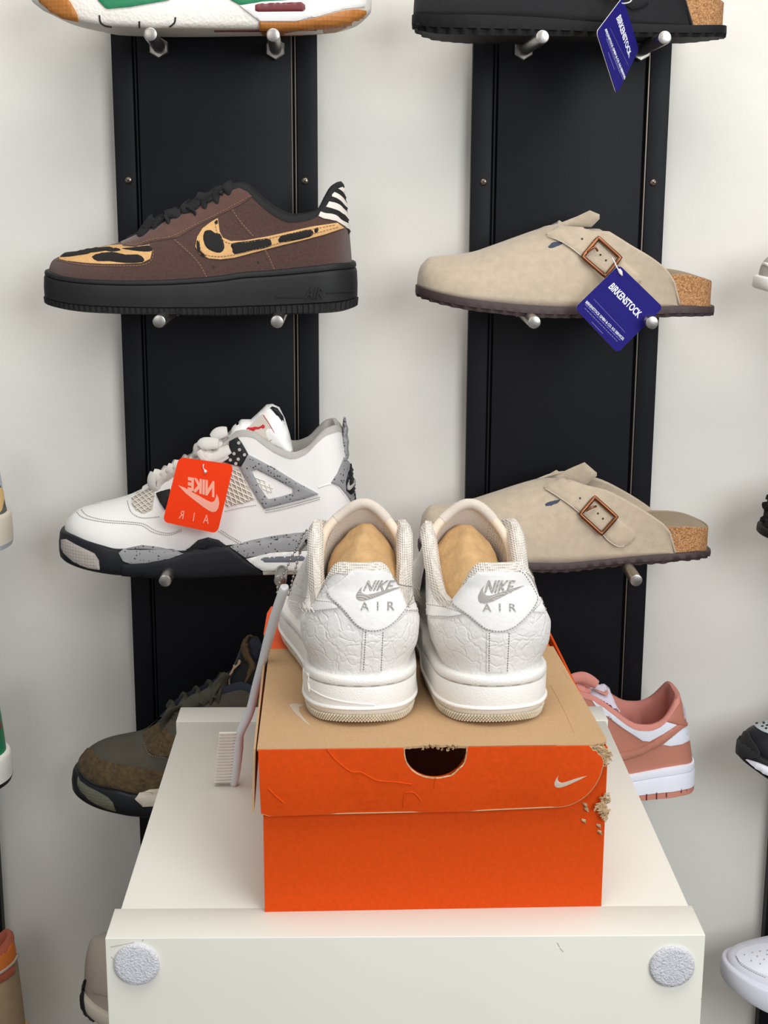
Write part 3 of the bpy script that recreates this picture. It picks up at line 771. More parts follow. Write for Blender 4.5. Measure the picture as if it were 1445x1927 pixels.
def tongue_hero(t, M, dx):
    """upright arched tongue: swept half-ellipse, outer leather, inner fabric, side mesh and piping"""
    st = [(-.133, .088, .034, .0475), (-.139, .080, .034, .045), (-.147, .068, .034, .043), (-.157, .060, .033, .038), (-.178, .056, .030, .028), (-.205, .050, .026, .020)]
    def ring(x, z0, w, hh, ph): return Vector((x - .010 * (1 - math.sin(ph)) * 0, w * math.cos(ph) + dx, z0 + hh * math.sin(ph)))
    def sheet(p0, p1, n, dw, dz, st=st):
        V = []; 
        for x, z0, w, hh in st:
            for k in range(n + 1):
                ph = p0 + (p1 - p0) * k / n; q = ring(x + .016 * (1 - math.sin(max(.0, ph if ph < math.pi / 2 else math.pi - ph))) ** 1.0, z0, w + dw, hh + dz, ph)
                q.z += .0016 * math.sin(ph * 5 + x * 90) * (1 if n > 12 else .3); V.append(M @ q)
        m = len(st); F = [(i * (n + 1) + k, i * (n + 1) + k + 1, (i + 1) * (n + 1) + k + 1, (i + 1) * (n + 1) + k) for i in range(m - 1) for k in range(n)]
        return V, F
    a, b = 0.02, math.pi - 0.02
    A = sheet(a, b, 28, 0.003, 0.003); B = sheet(a, b, 28, -.0028, -.0028); k = len(A[0]); n = 29
    F = A[1] + [tuple(i + k for i in f)[::-1] for f in B[1]] + [(i, i + 1, k + i + 1, k + i) for i in range(28)]
    tg = mesh_obj('tongue', A[0] + B[0], F, m_wleat, t)
    mesh_obj('tongue_fabric', *sheet(.95, 2.30, 20, -.0034, -.0034), m_tfab, tg)
    mesh_obj('side_mesh', *sheet(.12, .95, 10, -.0038, -.0036), m_mesh, tg)
    mesh_obj('side_mesh', *sheet(2.30, 3.02, 10, -.0038, -.0036), m_mesh, tg)
    P = sheet(.04, math.pi - .04, 28, 0, 0, st[:1])[0]
    mesh_obj('piping', *tube_mesh(P[:9], .0040, 8), m_pipe, tg); mesh_obj('piping', *tube_mesh(P[20:], .0040, 8), m_pipe, tg)
    mesh_obj('top_binding', *tube_mesh(P[8:21], .0044, 8), m_tfab, tg)
    return tg
GRP = 'pair of white leather sneakers on the box'
HL = (0.0030, 1.0095, BT); HR = (0.1060, 1.0095, BT)
tL, sL, uL, mL, lL, ML = hero(HL, math.radians(-90 - .3), -1, 'left white leather sneaker seen from behind with a bead chain on its collar', GRP)
tR, sR, uR, mR, lR, MR = hero(HR, math.radians(-90 + 6.4), 1, 'right white leather sneaker seen from behind, no chain, on the box lid', GRP)
tongue_hero(tL, ML, .001); tongue_hero(tR, MR, -.002)
def hero_details(t, up, mid, side, K):
    upn = Surf(UPS[side], ymax=1.092); upn.last = 1.13
    ct_, strip, sw, n, s_, a, tseams = K
    c = patch('heel_tab', ct_, upn, m_leather2, t, .0016, 4)
    ins = lambda poly, k: [((p[0] - mxx) * k + mxx, (p[1] - myy) * k + myy) for p in poly]
    mxx = sum(p[0] for p in ct_) / len(ct_); myy = sum(p[1] for p in ct_) / len(ct_)
    stitch([ins(ct_[9:] if side else ct_[9:], .955)], upn, m_stit, c, 2.8, 2.6, .0004, .0016)
    hs = lambda u, v: (lambda r: (r[0] + r[1] * .0014, r[1]))(upn(u, v))
    text('embroidered_word', 'NIKE', n, hs, m_embr, c, .012, .0009)
    swoosh('embroidered_logo', s_, hs, m_embr, c, .0009)
    text('embroidered_word', 'AIR', a, hs, m_embr, c, .0, .0009, spacing=2.1)
    b = patch('back_strip', strip, up, m_leather, t, .0010, 4)
    l0, l1 = [(strip[0][0] + 5, strip[0][1]), (strip[3][0] + 5, strip[3][1])], [(strip[1][0] - 2, strip[1][1]), (strip[2][0] - 2, strip[2][1])]
    stitch([l0, l1], up, m_stit, b, 2.6, 2.0, .00036, .0010, sm=2)
    for q in sw:
        ups = Surf(UPS[side], ymax=1.15); ups.last = 1.17
        w_ = patch('side_logo', q, ups, m_leather2, t, .0012, 4)
        stitch([[(p[0], p[1] + (2 if p[1] < sum(z[1] for z in q) / len(q) else -2)) for p in q]], up, m_stit, w_, 2.4, 1.8, .00022, .0013)
    for ln in tseams: seam(ln, up, m_leather2, t, .0007, 0.0, 'seam')
hero_details(tL, uL, mL, 0, (
    PX1((355, 1075), (405, 1045), (475, 992), (538, 940), (597, 882), (635, 850), (690, 838), (820, 838), (1000, 850), (1180, 866), (1240, 930), (1300, 1050), (1320, 1130), (1290, 1200), (1210, 1330), (1110, 1450), (1000, 1530), (880, 1563), (760, 1550), (650, 1480), (560, 1370), (470, 1270), (370, 1180), (335, 1120)),
    PX3((912, 192), (1105, 196), (1086, 566), (890, 562)),
    [PX5((195, 490), (240, 508), (300, 520), (355, 524), (385, 548), (392, 562), (300, 574), (240, 572), (205, 560)), PX1((1235, 1290), (1300, 1225), (1340, 1180), (1366, 1160), (1368, 1325), (1220, 1330))],
    PX1((797, 970), (1090, 970), (1035, 1100), (740, 1092)), PX1((668, 1042), (1175, 1042), (1175, 1205), (668, 1205)), PX1((712, 1215), (1082, 1215), (1082, 1312), (712, 1312)),
    [PX5((215, 575), (205, 640), (215, 720)), PX5((160, 520), (150, 580), (165, 640)), PX5((105, 600), (150, 660), (205, 720), (250, 790))]))
hero_details(tR, uR, mR, 1, (
    PX2((345, 955), (410, 912), (455, 876), (505, 832), (540, 790), (575, 750), (620, 716), (740, 710), (900, 700), (1060, 702), (1110, 735), (1170, 830), (1235, 960), (1240, 1020), (1200, 1100), (1120, 1200), (1020, 1288), (920, 1333), (830, 1338), (730, 1318), (640, 1258), (550, 1180), (450, 1110), (370, 1050), (338, 990)),
    PX4((727, 55), (960, 58), (940, 462), (724, 462)),
    [PX2((60, 1012), (120, 1040), (200, 1062), (400, 1100), (495, 1160), (400, 1185), (300, 1192), (160, 1185), (70, 1120)), PX2((1190, 1128), (1245, 1045), (1285, 970), (1315, 1010), (1322, 1080), (1305, 1135))],
    PX2((745, 808), (1008, 808), (968, 940), (705, 942)), PX2((648, 862), (1092, 862), (1092, 1044), (648, 1044)), PX2((690, 1045), (1015, 1045), (1015, 1122), (690, 1122)), []))
# zig-zag stitches, textured side panel and raised sole word on the left sneaker
for i in range(4):
    o = 47 * i
    seam(PX8((592 + o, 1205), (604 + o, 1270), (640 + o, 1325)), uL, m_wst, tL, .0005, .0012, 'lacing_stitch', n=5)
for i in range(16):
    y = 1175 + i * 20; seam(PX8((445, y), (500, y + 12), (556, y + 26)), uL, m_leather2, tL, .0005, .0, 'rib', sm=2, n=4)
text('raised_word', 'AIR', PX3((318, 520), (420, 600), (418, 752), (322, 640)), mL, m_rub2, tL, .0, .0012)
seam(PX5((255, 1010 - 75), (330, 975), (430, 1000), (560, 1012)), mL, m_rub2, tL, .0006, .0002, 'raised_line')
# packing paper inside each
def stuffing(M, label, grp, dx=0, seed=1):
    t = thing('paper_stuffing', M @ Vector((-.1, dx, .05)), label, 'packing paper', 0, grp)
    V = []; F = []; n = 40
    key = [(-.040, .050, .003, .003), (-.045, .052, .014, .014), (-.058, .060, .022, .022), (-.080, .070, .027, .028), (-.105, .079, .0285, .031), (-.126, .084, .028, .033), (-.142, .080, .0255, .029), (-.160, .069, .021, .022), (-.178, .060, .014, .015), (-.186, .058, .003, .003)]
    P = spline([Vector((a, b, c)) for a, b, c, d in key], 4); Q = spline([Vector((a, d, 0)) for a, b, c, d in key], 4); m = len(P) - 1
    for i, (p, q) in enumerate(zip(P, Q)):
        for k in range(n):
            b = 2 * math.pi * k / n; r = 1 + .025 * math.sin(3 * b + i * .5 + seed) + .014 * math.sin(7 * b + i * .9) + .01 * math.sin(13 * b - i * .7)
            sg = math.sin(b); V.append(M @ Vector((p.x - .006 * sg, dx + math.cos(b) * p.z * r * (1 - .40 * max(0, sg) ** 2), p.y + sg * q.y * r * (1.12 if sg > 0 else 1))))
    for i in range(m):
        for k in range(n): F.append((i * n + k, i * n + (k + 1) % n, (i + 1) * n + (k + 1) % n, (i + 1) * n + k))
    mesh_obj('paper', V, F, m_paper, t)
stuffing(ML, 'brown paper wad stuffed in the left white sneaker', 'paper stuffed in the white sneakers', .003, 1)
stuffing(MR, 'brown paper wad stuffed in the right white sneaker', 'paper stuffed in the white sneakers', -.005, 2)
# ball chain
def beads(pts, name, parent, r=.00115):
    bm = bmesh.new(); bmesh.ops.create_icosphere(bm, subdivisions=2, radius=r)
    V0 = [v.co.copy() for v in bm.verts]; F0 = [tuple(v.index for v in f.verts) for f in bm.faces]; bm.free()
    me0 = None
    for p in pts:
        mesh_obj(name, [p + v for v in V0], F0, m_steel, parent, 180)
ch = thing('ball_chain', at(560, 1010, 1.14), 'steel ball chain hanging from the left white sneaker beside the grey brush', 'chain')
up_ = PX8((870, 290), (825, 310), (777, 335), (724, 377))
P1 = [uL(u, v)[0] + uL(u, v)[1] * .0015 for u, v in up_]
d1 = PX8((668, 262), (632, 300), (600, 360), (570, 420), (540, 475), (515, 540), (485, 590), (458, 645), (430, 705), (400, 765), (370, 825), (345, 880), (315, 940), (290, 1000), (288, 1065))
d2 = PX8((580, 555), (558, 625), (542, 685), (528, 745), (515, 800), (495, 862), (480, 920), (468, 975), (455, 1035), (430, 1095))
Q1 = [at(u, v, 1.150) for u, v in d1]; Q2 = [at(u, v, 1.146) for u, v in d2]
for P in (P1, Q1, Q2):
    beads(P, 'bead', ch); mesh_obj('link_wire', *tube_mesh(P, .00035, 5), m_steel, ch)
mesh_obj('clasp', *tube_mesh([P1[-1], at(*PX8((668, 405))[0], 1.135), at(*PX8((640, 445))[0], 1.14), at(*PX8((585, 515))[0], 1.146), Q2[0]], [.0012, .0019, .0017, .0013, .0009], 8), m_steel, ch)
mesh_obj('thread_loop', *tube_mesh(spline([at(*p, 1.142) for p in PX8((750, 340), (700, 322), (650, 325), (632, 345), (660, 362), (720, 368))], 4), .0006, 5), m_lace, ch)
# ================================================================== BRUSH
P3 = fr(380, 1080, .218)
yb0, yb1 = 1.196, 1.128
bo = atz(440, 1481, ct)
br = thing('toothbrush', (bo.x, bo.y, ct), 'pale grey toothbrush leaning head down against the orange box and sneaker', 'toothbrush')
def yb(v): return yb0 + (yb1 - yb0) * (1481 - v) / (1481 - 1103)
hp = [(712, 112, 32), (705, 140, 42), (640, 330, 42), (575, 555, 41), (520, 770, 37), (470, 960, 38), (430, 1130, 38), (400, 1225, 40), (345, 1335, 40), (322, 1400, 40), (312, 1500, 46), (300, 1620, 46), (285, 1740, 44), (274, 1800, 38), (268, 1828, 20)]
pts = [(at(*P3((a, b))[0], yb(P3((a, b))[0][1])), r * .218 * 1.22 / 2757) for a, b, r in hp]
sp_ = spline([p[0] for p in pts], 5); rr = []
for i in range(len(sp_)):
    k = i / 5; j = min(len(pts) - 2, int(k)); rr.append(pts[j][1] + (pts[j + 1][1] - pts[j][1]) * min(1, k - j))
mesh_obj('handle', *tube_mesh(sp_, rr, 14, 0.0052, up=Vector((1, 0, 0))), m_brush, br)
for i in range(17):
    k = i / 16; y = 1372 + 415 * k; xl = 152 - 42 * k; xr = 300 - 22 * k
    for j in range(3):
        u0, v0 = P3((xr, y))[0]; u1, v1 = P3((xl + random.uniform(-3, 3), y + 4))[0]; Y = yb(v0) - .0035 + j * .0035
        mesh_obj('bristle_tuft', *tube_mesh([at(u0, v0, Y), at((u0 + u1) / 2, (v0 + v1) / 2, Y), at(u1, v1, Y)], [.0009, .00095, .0011], 7), m_brist, br)
# ================================================================== SHOES ON THE PEGS
ZC = lambda r: PEGZ[r] + .0064 + H
GL = 'shoes displayed on the black boards'
def shoe_root(name, uc, Y0, z, label, cat='sneaker', u=None):
    x = at(uc, 963, Y0).x
    return thing(name, (x, Y0, z), label, cat)
def ext(t, a, b, Y0):
    X = t.location.x; return at(a[0], a[1], Y0).x - X, at(b[0], b[1], Y0).x - X
def tops(s, pts): return [(lambda q: (q[0], q[1], p[2]))(s.px(p[0], p[1], p[2])) for p in pts]
def bot(s, pts): return [s.px(p[0], p[1]) for p in pts]
def ribbon(name, polys, Yd, parent, m, r=.0032, r2=.0014, sm=4, taper=True):
    ms = []
    for p in polys:
        P = [at(q[0], q[1], (q[2] if len(q) > 2 else Yd)) for q in p]; P = spline(P, sm) if sm else P
        n = len(P); R_ = [r * (0.75 + .25 * math.sin(math.pi * i / (n - 1))) if taper else r for i in range(n)]
        mesh_obj(name, *tube_mesh(P, R_, 10, r2, up=Vector((0, 0.3, 1))), m, parent)
def cross_laces(name, t, s, xs, m, r=.0028, drop=.002):
    X = t.location
    for x, tilt in xs:
        z = s.tz(x); w = max(.008, s.tw(x)) + .002
        P = [Vector((X.x + x - tilt, X.y - w, X.z + z - .004)), Vector((X.x + x, X.y - w * .75, X.z + z + .003)), Vector((X.x + x + tilt, X.y, X.z + z + .006)), Vector((X.x + x, X.y + w * .75, X.z + z + .003)), Vector((X.x + x - tilt, X.y + w, X.z + z - .004))]
        mesh_obj(name, *tube_mesh(spline(P, 4), r, 8, r * .5, up=Vector((0, 0, 1))), m, t)
# ------------------------------------------------------------------ leopard sneaker
Y0 = 1.472
t = shoe_root('leopard_sneaker', 372, Y0, ZC(1), 'brown low sneaker with leopard toe and side stripe, zebra heel, on the left board')
A = fr(60, 320, .4429); M = MATS[t.name]
e = ext(t, A((76, 430))[0], A((1360, 420))[0], Y0)
s = Shoe(M, e[0], e[1], .050, rt=.2, rh=.12)
base = bot(s, A((76, 432), (130, 458), (250, 474), (400, 480), (550, 478), (700, 469), (800, 460), (900, 445), (1000, 438), (1100, 429), (1200, 419), (1300, 407), (1358, 400)))
up = s.upper(base, tops(s, A((108, 374, 0), (150, 354, 0), (250, 332, 0), (330, 318, 0), (385, 303, .004), (440, 280, .014), (550, 222, .02), (680, 152, .022), (800, 98, .024), (875, 70, .026), (915, 86, .028), (950, 121, .03), (990, 156, .032), (1040, 191, .034), (1100, 213, .035), (1160, 206, .034), (1215, 186, .032), (1255, 130, .027), (1290, 84, .022), (1325, 66, .018))), topround=.965)
mesh_obj('upper', *up, m_brown, t); U = Surf(up)
mesh_obj('lining', *s.lining(.009, .02), m_blk2, t)
bpts = bot(s, A((50, 540), (80, 562), (140, 588), (245, 604), (400, 612), (600, 617), (800, 619), (1000, 616), (1200, 609), (1300, 602), (1345, 590), (1370, 575)))
tp = [(x, z + .002) for x, z in base]
ms = s.sole(tp, bpts, [(0, -.006), (-.02, 0), (0, .0016), (.06, .0024), (.10, .0022), (.12, .0008), (.14, .0022), (.2, .003), (.5, .0036), (.76, .0034), (.78, .0022)], 400)
mesh_obj('midsole', *ms, m_blk, t); MS = Surf(ms)
mesh_obj('outsole', *s.sole(tp, bpts, [(.78, .002), (.79, .0036, .0), (.80, .0028, .0016), (.96, .0022, .0016), (1.0, -.001), (1.0, -.006)], 520), m_blk, t)
p1 = patch('toe_patch', A((112, 366), (180, 352), (260, 335), (340, 322), (380, 318), (440, 326), (500, 318), (511, 345), (503, 378), (465, 396), (380, 400), (300, 400), (220, 395), (150, 388), (118, 380)), U, m_leop, t, .0012)
stitch([A((105, 382), (200, 402), (300, 408), (400, 408), (480, 402), (512, 375), (514, 330))], U, m_brst, p1, 4, 2)
for sp in (((122, 372), (150, 354), (200, 350), (262, 346), (240, 360), (200, 366), (160, 372)), ((196, 350), (250, 338), (330, 330), (345, 340), (290, 350), (240, 356)), ((256, 372), (290, 358), (350, 352), (400, 362), (450, 360), (476, 376), (470, 392), (400, 396), (330, 390), (280, 390)),
           ((384, 336), (440, 330), (500, 322), (510, 344), (480, 348), (430, 344)), ((310, 344), (360, 334), (380, 344), (340, 350))):
    patch('black_spot', A(*sp), U, m_spot, p1, .0019, 4, sm=2)
p2 = patch('eyestay', A((378, 308), (430, 282), (540, 226), (680, 158), (800, 104), (880, 76), (915, 92), (935, 112), (880, 150), (800, 190), (700, 238), (620, 286), (560, 296), (500, 306), (440, 330), (388, 326)), U, m_brsd, t, .0014)
stitch([A((395, 318), (440, 322), (510, 298), (600, 282), (700, 230), (800, 182), (925, 112))], U, m_brst, p2, 4, 2, off=.0016)
p3 = patch('side_logo', A((790, 205), (760, 222), (725, 248), (702, 285), (694, 325), (712, 356), (752, 376), (800, 380), (860, 373), (960, 346), (1060, 320), (1160, 296), (1240, 275), (1324, 246), (1296, 224), (1190, 240), (1100, 260), (1000, 282), (900, 300), (845, 302), (812, 288), (798, 262)), U, m_leop, t, .0016)
stitch([A((712, 300), (720, 345), (760, 366), (860, 360), (1060, 308), (1300, 242)), A((780, 225), (790, 270), (840, 312), (960, 300), (1100, 270), (1290, 232))], U, m_brst, p3, 4, 2, off=.0018)
for sp in (((734, 262), (760, 256), (778, 268), (800, 272), (812, 300), (818, 332), (800, 352), (768, 346), (742, 330), (728, 296)), ((848, 312), (920, 302), (1000, 290), (1018, 306), (1010, 326), (940, 342), (862, 358), (852, 336)), ((1058, 280), (1120, 264), (1180, 252), (1196, 268), (1180, 284), (1110, 300), (1050, 308)),
           ((700, 300), (712, 310), (716, 344), (740, 366), (722, 362), (702, 338)), ((776, 222), (788, 212), (790, 228), (780, 232)), ((1200, 250), (1216, 244), (1214, 262), (1202, 268))):
    patch('black_spot', A(*sp), U, m_spot, p3, .0023, 3, sm=2)
p4 = patch('heel_patch', A((1206, 190), (1236, 150), (1266, 112), (1300, 78), (1330, 68), (1346, 100), (1356, 170), (1364, 230), (1366, 270), (1354, 272), (1330, 240), (1292, 216), (1240, 206)), U, m_zeb, t, .0016)
for ln in (A((845, 168), (880, 220), (938, 285)), A((600, 296), (660, 350), (705, 400), (740, 464)), A((985, 340), (1005, 380), (1026, 428))):
    seam(ln, U, m_brsd, t, .0006); stitch([[(p[0] + 3, p[1]) for p in ln]], U, m_brst, t, 4, 2)
for q in ((772, 411), (962, 392)):
    c, nn = U(*A(q)[0]); mesh_obj('vent_hole', *tube_mesh([c + nn * .0006, c + nn * .0001], .0012, 8), m_groove, t)
text('raised_word', 'AIR', A((1172, 498), (1246, 498), (1236, 546), (1156, 546)), MS, m_blk, t, .02, .0016)
seam(A((1035, 540), (1150, 541)), MS, m_blk, t, .0006, .0004, 'raised_line'); seam(A((1248, 522), (1364, 515)), MS, m_blk, t, .0006, .0004, 'raised_line')
ribbon('lace', [A((455, 302), (462, 275), (490, 245)), A((480, 244), (515, 205), (505, 240)), A((540, 274), (532, 240), (556, 208)), A((592, 256), (586, 222), (566, 188)), A((566, 190), (610, 184), (640, 216)), A((636, 170), (680, 158), (712, 120)), A((690, 208), (688, 180), (656, 160)), A((748, 166), (738, 132), (770, 104)), A((800, 142), (786, 106), (812, 72)), A((822, 66), (838, 82), (848, 104)), A((700, 108), (740, 118), (780, 100))], Y0 - .026, t, m_blk2, .0052, .0022)
cross_laces('lace_row', t, s, [(s.px(*A((q, 200))[0], side=.02)[0], .004) for q in (470, 530, 590, 650, 710, 770, 825)], m_blk2, .004)
mesh_obj('tongue', *tongue_mesh(s, [(lambda q: (q[0], q[1] - .003))(s.px(*A(p)[0], side=0)) for p in ((420, 300), (560, 214), (700, 140), (800, 92), (862, 66))], .019, .006, .004), m_blk2, t)
# ------------------------------------------------------------------ white high sneaker with grey speckled wing
B = fr(90, 740, .4221); Y0 = 1.472
t = shoe_root('white_sneaker', 400, Y0, ZC(2), 'white sneaker with grey speckled wing and black sole, hung with an orange tag'); M = MATS[t.name]
e = ext(t, B((78, 600))[0], B((1378, 560))[0], Y0)
s = Shoe(M, e[0], e[1], .050, rt=.2, rh=.12)
base = bot(s, B((78, 604), (110, 630), (170, 658), (240, 682), (310, 700), (420, 700), (520, 705), (600, 710), (680, 700), (760, 690), (850, 680), (1000, 660), (1150, 640), (1380, 612)))
up = s.upper(base, tops(s, B((102, 552, 0), (140, 517, 0), (200, 497, 0), (280, 478, 0), (370, 450, 0), (440, 415, .006), (520, 372, .02), (620, 322, .024), (720, 272, .026), (800, 222, .028), (855, 182, .03), (905, 184, .032), (960, 220, .033), (1020, 260, .034), (1090, 283, .035), (1150, 262, .034), (1200, 212, .033), (1245, 176, .03), (1290, 164, .026), (1312, 176, .022))), topround=.96)
mesh_obj('upper', *up, m_wleat, t); U = Surf(up)
mesh_obj('collar_lining', *s.lining(.010, .02), m_lgry, t)
bpts = bot(s, B((60, 690), (80, 720), (130, 762), (220, 792), (325, 810), (480, 820), (640, 820), (800, 812), (960, 806), (1100, 802), (1380, 800)))
tp = [(x, z + .001) for x, z in base]
ms = s.sole(tp, bpts, [(0, -.006), (-.03, 0), (0, .0016), (.08, .0028), (.4, .0042), (.7, .0045), (.9, .0038), (.97, .002), (1, -.003)], 320)
mesh_obj('midsole', *ms, m_navy, t); MS = Surf(ms, up)
patch('toe_wedge', B((316, 712), (350, 690), (420, 676), (500, 686), (560, 700), (604, 716), (540, 738), (440, 756), (370, 760), (336, 748)), MS, m_cem, t, .0016)
patch('black_support', B((330, 762), (440, 757), (540, 740), (604, 720), (636, 684), (670, 654), (715, 642), (762, 654), (810, 690), (880, 745), (955, 796), (955, 806), (800, 812), (640, 820), (480, 820), (330, 810)), MS, m_navy, t, .0024)
patch('heel_wedge', B((812, 686), (900, 656), (1000, 636), (1110, 622), (1240, 615), (1340, 612), (1345, 690), (1200, 698), (1080, 702), (990, 716), (880, 732)), MS, m_cem, t, .0018)
mw = patch('air_panel', B((884, 738), (990, 712), (1100, 704), (1250, 698), (1370, 696), (1372, 790), (1200, 792), (1060, 790), (960, 790), (930, 775)), MS, m_wleat, t, .0030)
patch('air_window', B((946, 738), (955, 730), (1010, 726), (1140, 722), (1160, 735), (1150, 750), (1060, 754), (960, 754)), MS, m_win, mw, .0036)
patch('heel_rubber', B((958, 793), (1100, 792), (1378, 790), (1378, 802), (1100, 806), (960, 808)), MS, m_wl2, t, .0028)
patch('toe_rubber', B((64, 652), (82, 650), (120, 672), (170, 696), (208, 714), (228, 745), (232, 786), (180, 778), (120, 752), (80, 718), (64, 690)), MS, m_gry, t, .0022)
wing = patch('side_wing', B((852, 322), (888, 270), (940, 296), (1020, 340), (1110, 396), (1206, 448), (1150, 468), (1060, 490), (966, 514), (930, 460), (890, 390)), U, m_cem, t, .0034, 4, holes=[B((908, 344), (934, 340), (1010, 378), (1094, 424), (1092, 444), (1030, 462), (982, 472), (944, 416))])
patch('wing_inset', B((900, 338), (938, 334), (1012, 374), (1100, 422), (1098, 448), (1030, 468), (978, 476), (938, 418)), U, m_wleat, t, .0008)
lattice(B((916, 366), (960, 385), (1006, 412), (1008, 436), (984, 448), (950, 420)), (.35, 1.25), 7.5, U, m_net, t, .0006, .0012)
cg = patch('lace_cage', B((846, 196), (866, 222), (894, 272), (864, 326), (812, 314), (776, 300), (812, 240), (812, 214)), U, m_blk, t, .0050, 4)
for q in ((855, 220), (858, 250), (880, 272), (835, 268), (852, 292), (818, 296), (842, 312)):
    c, nn = U(*B(q)[0]); mesh_obj('lace_hole', *tube_mesh([c + nn * .0044, c + nn * .0054], .0017, 8), m_lgry, cg)
patch('side_net_backing', B((800, 334), (852, 338), (880, 390), (922, 474), (870, 492), (800, 506), (790, 500)), U, m_netb, t, .0005)
lattice(B((800, 334), (852, 338), (880, 390), (922, 474), (870, 492), (800, 506), (790, 500)), (.45, 1.28), 8.0, U, m_net, t, .0007, .0014)
patch('toe_net_backing', B((372, 470), (400, 440), (470, 422), (478, 450), (466, 520), (430, 538), (394, 524), (376, 500)), U, m_netb, t, .0005)
lattice(B((372, 470), (400, 440), (470, 422), (478, 450), (466, 520), (430, 538), (394, 524), (376, 500)), (-.5, .75), 7.5, U, m_net, t, .0007, .0014)
patch('front_cage', B((486, 450), (546, 428), (548, 470), (522, 520), (500, 482)), U, m_blk, t, .0036, 4)
hp_ = patch('heel_panel', B((1318, 286), (1340, 310), (1356, 380), (1376, 470), (1376, 496), (1354, 490), (1330, 452), (1300, 416), (1262, 398), (1290, 356)), U, m_cem, t, .0022, 4)
patch('heel_badge', B((1346, 314), (1354, 345), (1364, 400), (1362, 440), (1342, 452), (1324, 434), (1322, 394), (1332, 350)), U, m_navy, hp_, .0044, 4)
swoosh('heel_logo', B((1324, 385), (1364, 385), (1364, 432), (1324, 432)), lambda u, v: (lambda r: (r[0] + r[1] * .0042, r[1]))(U(u, v)), m_lgry, hp_, .0010)
text('heel_word', 'AIR', B((1356, 452), (1392, 440), (1392, 488), (1360, 490)), lambda u, v: (lambda r: (r[0] + r[1] * .0020, r[1]))(U(u, v)), m_navy, hp_, .0, .001)
pillow('pull_tab', B((1308, 200), (1312, 150), (1318, 104), (1328, 108), (1332, 135), (1340, 160), (1336, 185), (1343, 215), (1340, 245), (1344, 275), (1336, 300), (1318, 300)), Y0 - .004, .011, m_cem, t, h=4)
pillow('tongue', B((800, 235), (800, 190), (826, 146), (862, 116), (905, 116), (940, 84), (975, 50), (1000, 47), (1032, 62), (1056, 110), (1078, 180), (1096, 266), (1060, 268), (1000, 235), (930, 200), (860, 196)), lambda u, v: Y0 - .006 - .010 * max(0, min(1, (v - 760) / 90)), .014, m_wleat, t)
pillow('tongue_lining', B((990, 66), (1000, 58), (1024, 66), (1050, 104), (1056, 140), (1040, 128), (1012, 98)), Y0 - .016, .0035, m_navy, t, h=4)
tp_ = lambda u, v: (at(u, v, Y0 - .0235), Vector((0, -1, 0)))
lb = patch('tongue_label', B((956, 92), (1012, 178), (990, 214), (905, 178), (870, 180)), tp_, m_tapi, t, .0006)
JM = B((966, 142), (968, 152), (960, 157), (952, 153), (940, 160), (928, 160), (918, 168), (908, 166), (898, 178), (890, 172), (898, 160), (886, 158), (892, 152), (908, 152), (922, 148), (938, 150), (950, 146), (958, 138))
patch('red_emblem', JM, tp_, m_red, lb, .0012, 3)
seam(B((960, 95), (1012, 180), (990, 212)), tp_, m_red, lb, .0003, .0008, 'red_trim', 2)
for lns in ([B((130, 530), (160, 556), (250, 575), (350, 582), (420, 590), (470, 620), (540, 632), (600, 612)), B((150, 520), (180, 548), (260, 567), (360, 574), (430, 583), (480, 612), (545, 624), (600, 604))], [B((970, 532), (1060, 514), (1220, 470)), B((972, 522), (1060, 504), (1216, 462))], [B((760, 614), (800, 640), (850, 668)), B((772, 610), (812, 636), (862, 664))], [B((790, 526), (860, 510), (930, 498))], [B((356, 480), (372, 530), (420, 556), (500, 550))]):
    stitch(lns, U, m_stit, t, 2.4, 1.4, .0003)
seam(B((1206, 420), (1272, 404), (1310, 440), (1346, 494)), U, m_wleat, t, .0008)
seam(B((150, 512), (175, 500), (240, 490)), U, m_lgry, t, .0005)
ribbon('lace', [B((470, 355), (462, 385), (468, 420), (500, 448)), B((468, 356), (500, 372), (506, 400)), B((510, 345), (532, 372), (508, 408), (520, 425)), B((530, 330), (560, 350), (540, 390)), B((560, 318), (590, 330), (575, 370)), B((660, 262), (672, 235), (720, 250)), B((690, 232), (740, 220), (770, 240)), B((735, 200), (760, 178), (800, 170))], Y0 - .026, t, m_lace, .0062, .0024)
ribbon('lace', [B((680, 250), (710, 285), (762, 270), (812, 248)), B((700, 262), (740, 290), (800, 268)), B((680, 240), (700, 225), (760, 225))], Y0 - .034, t, m_lace, .0068, .0028)
cross_laces('lace_row', t, s, [(s.px(*B((q, 300))[0], side=.02)[0], .004) for q in (500, 545, 590, 640, 690, 740)], m_lace, .0036)
mesh_obj('tongue_front', *tongue_mesh(s, [(lambda q: (q[0], q[1] - .002))(s.px(*B(p)[0], side=0)) for p in ((430, 420), (540, 358), (660, 296), (780, 222), (840, 160))], .02, .007, .004), m_wleat, t)
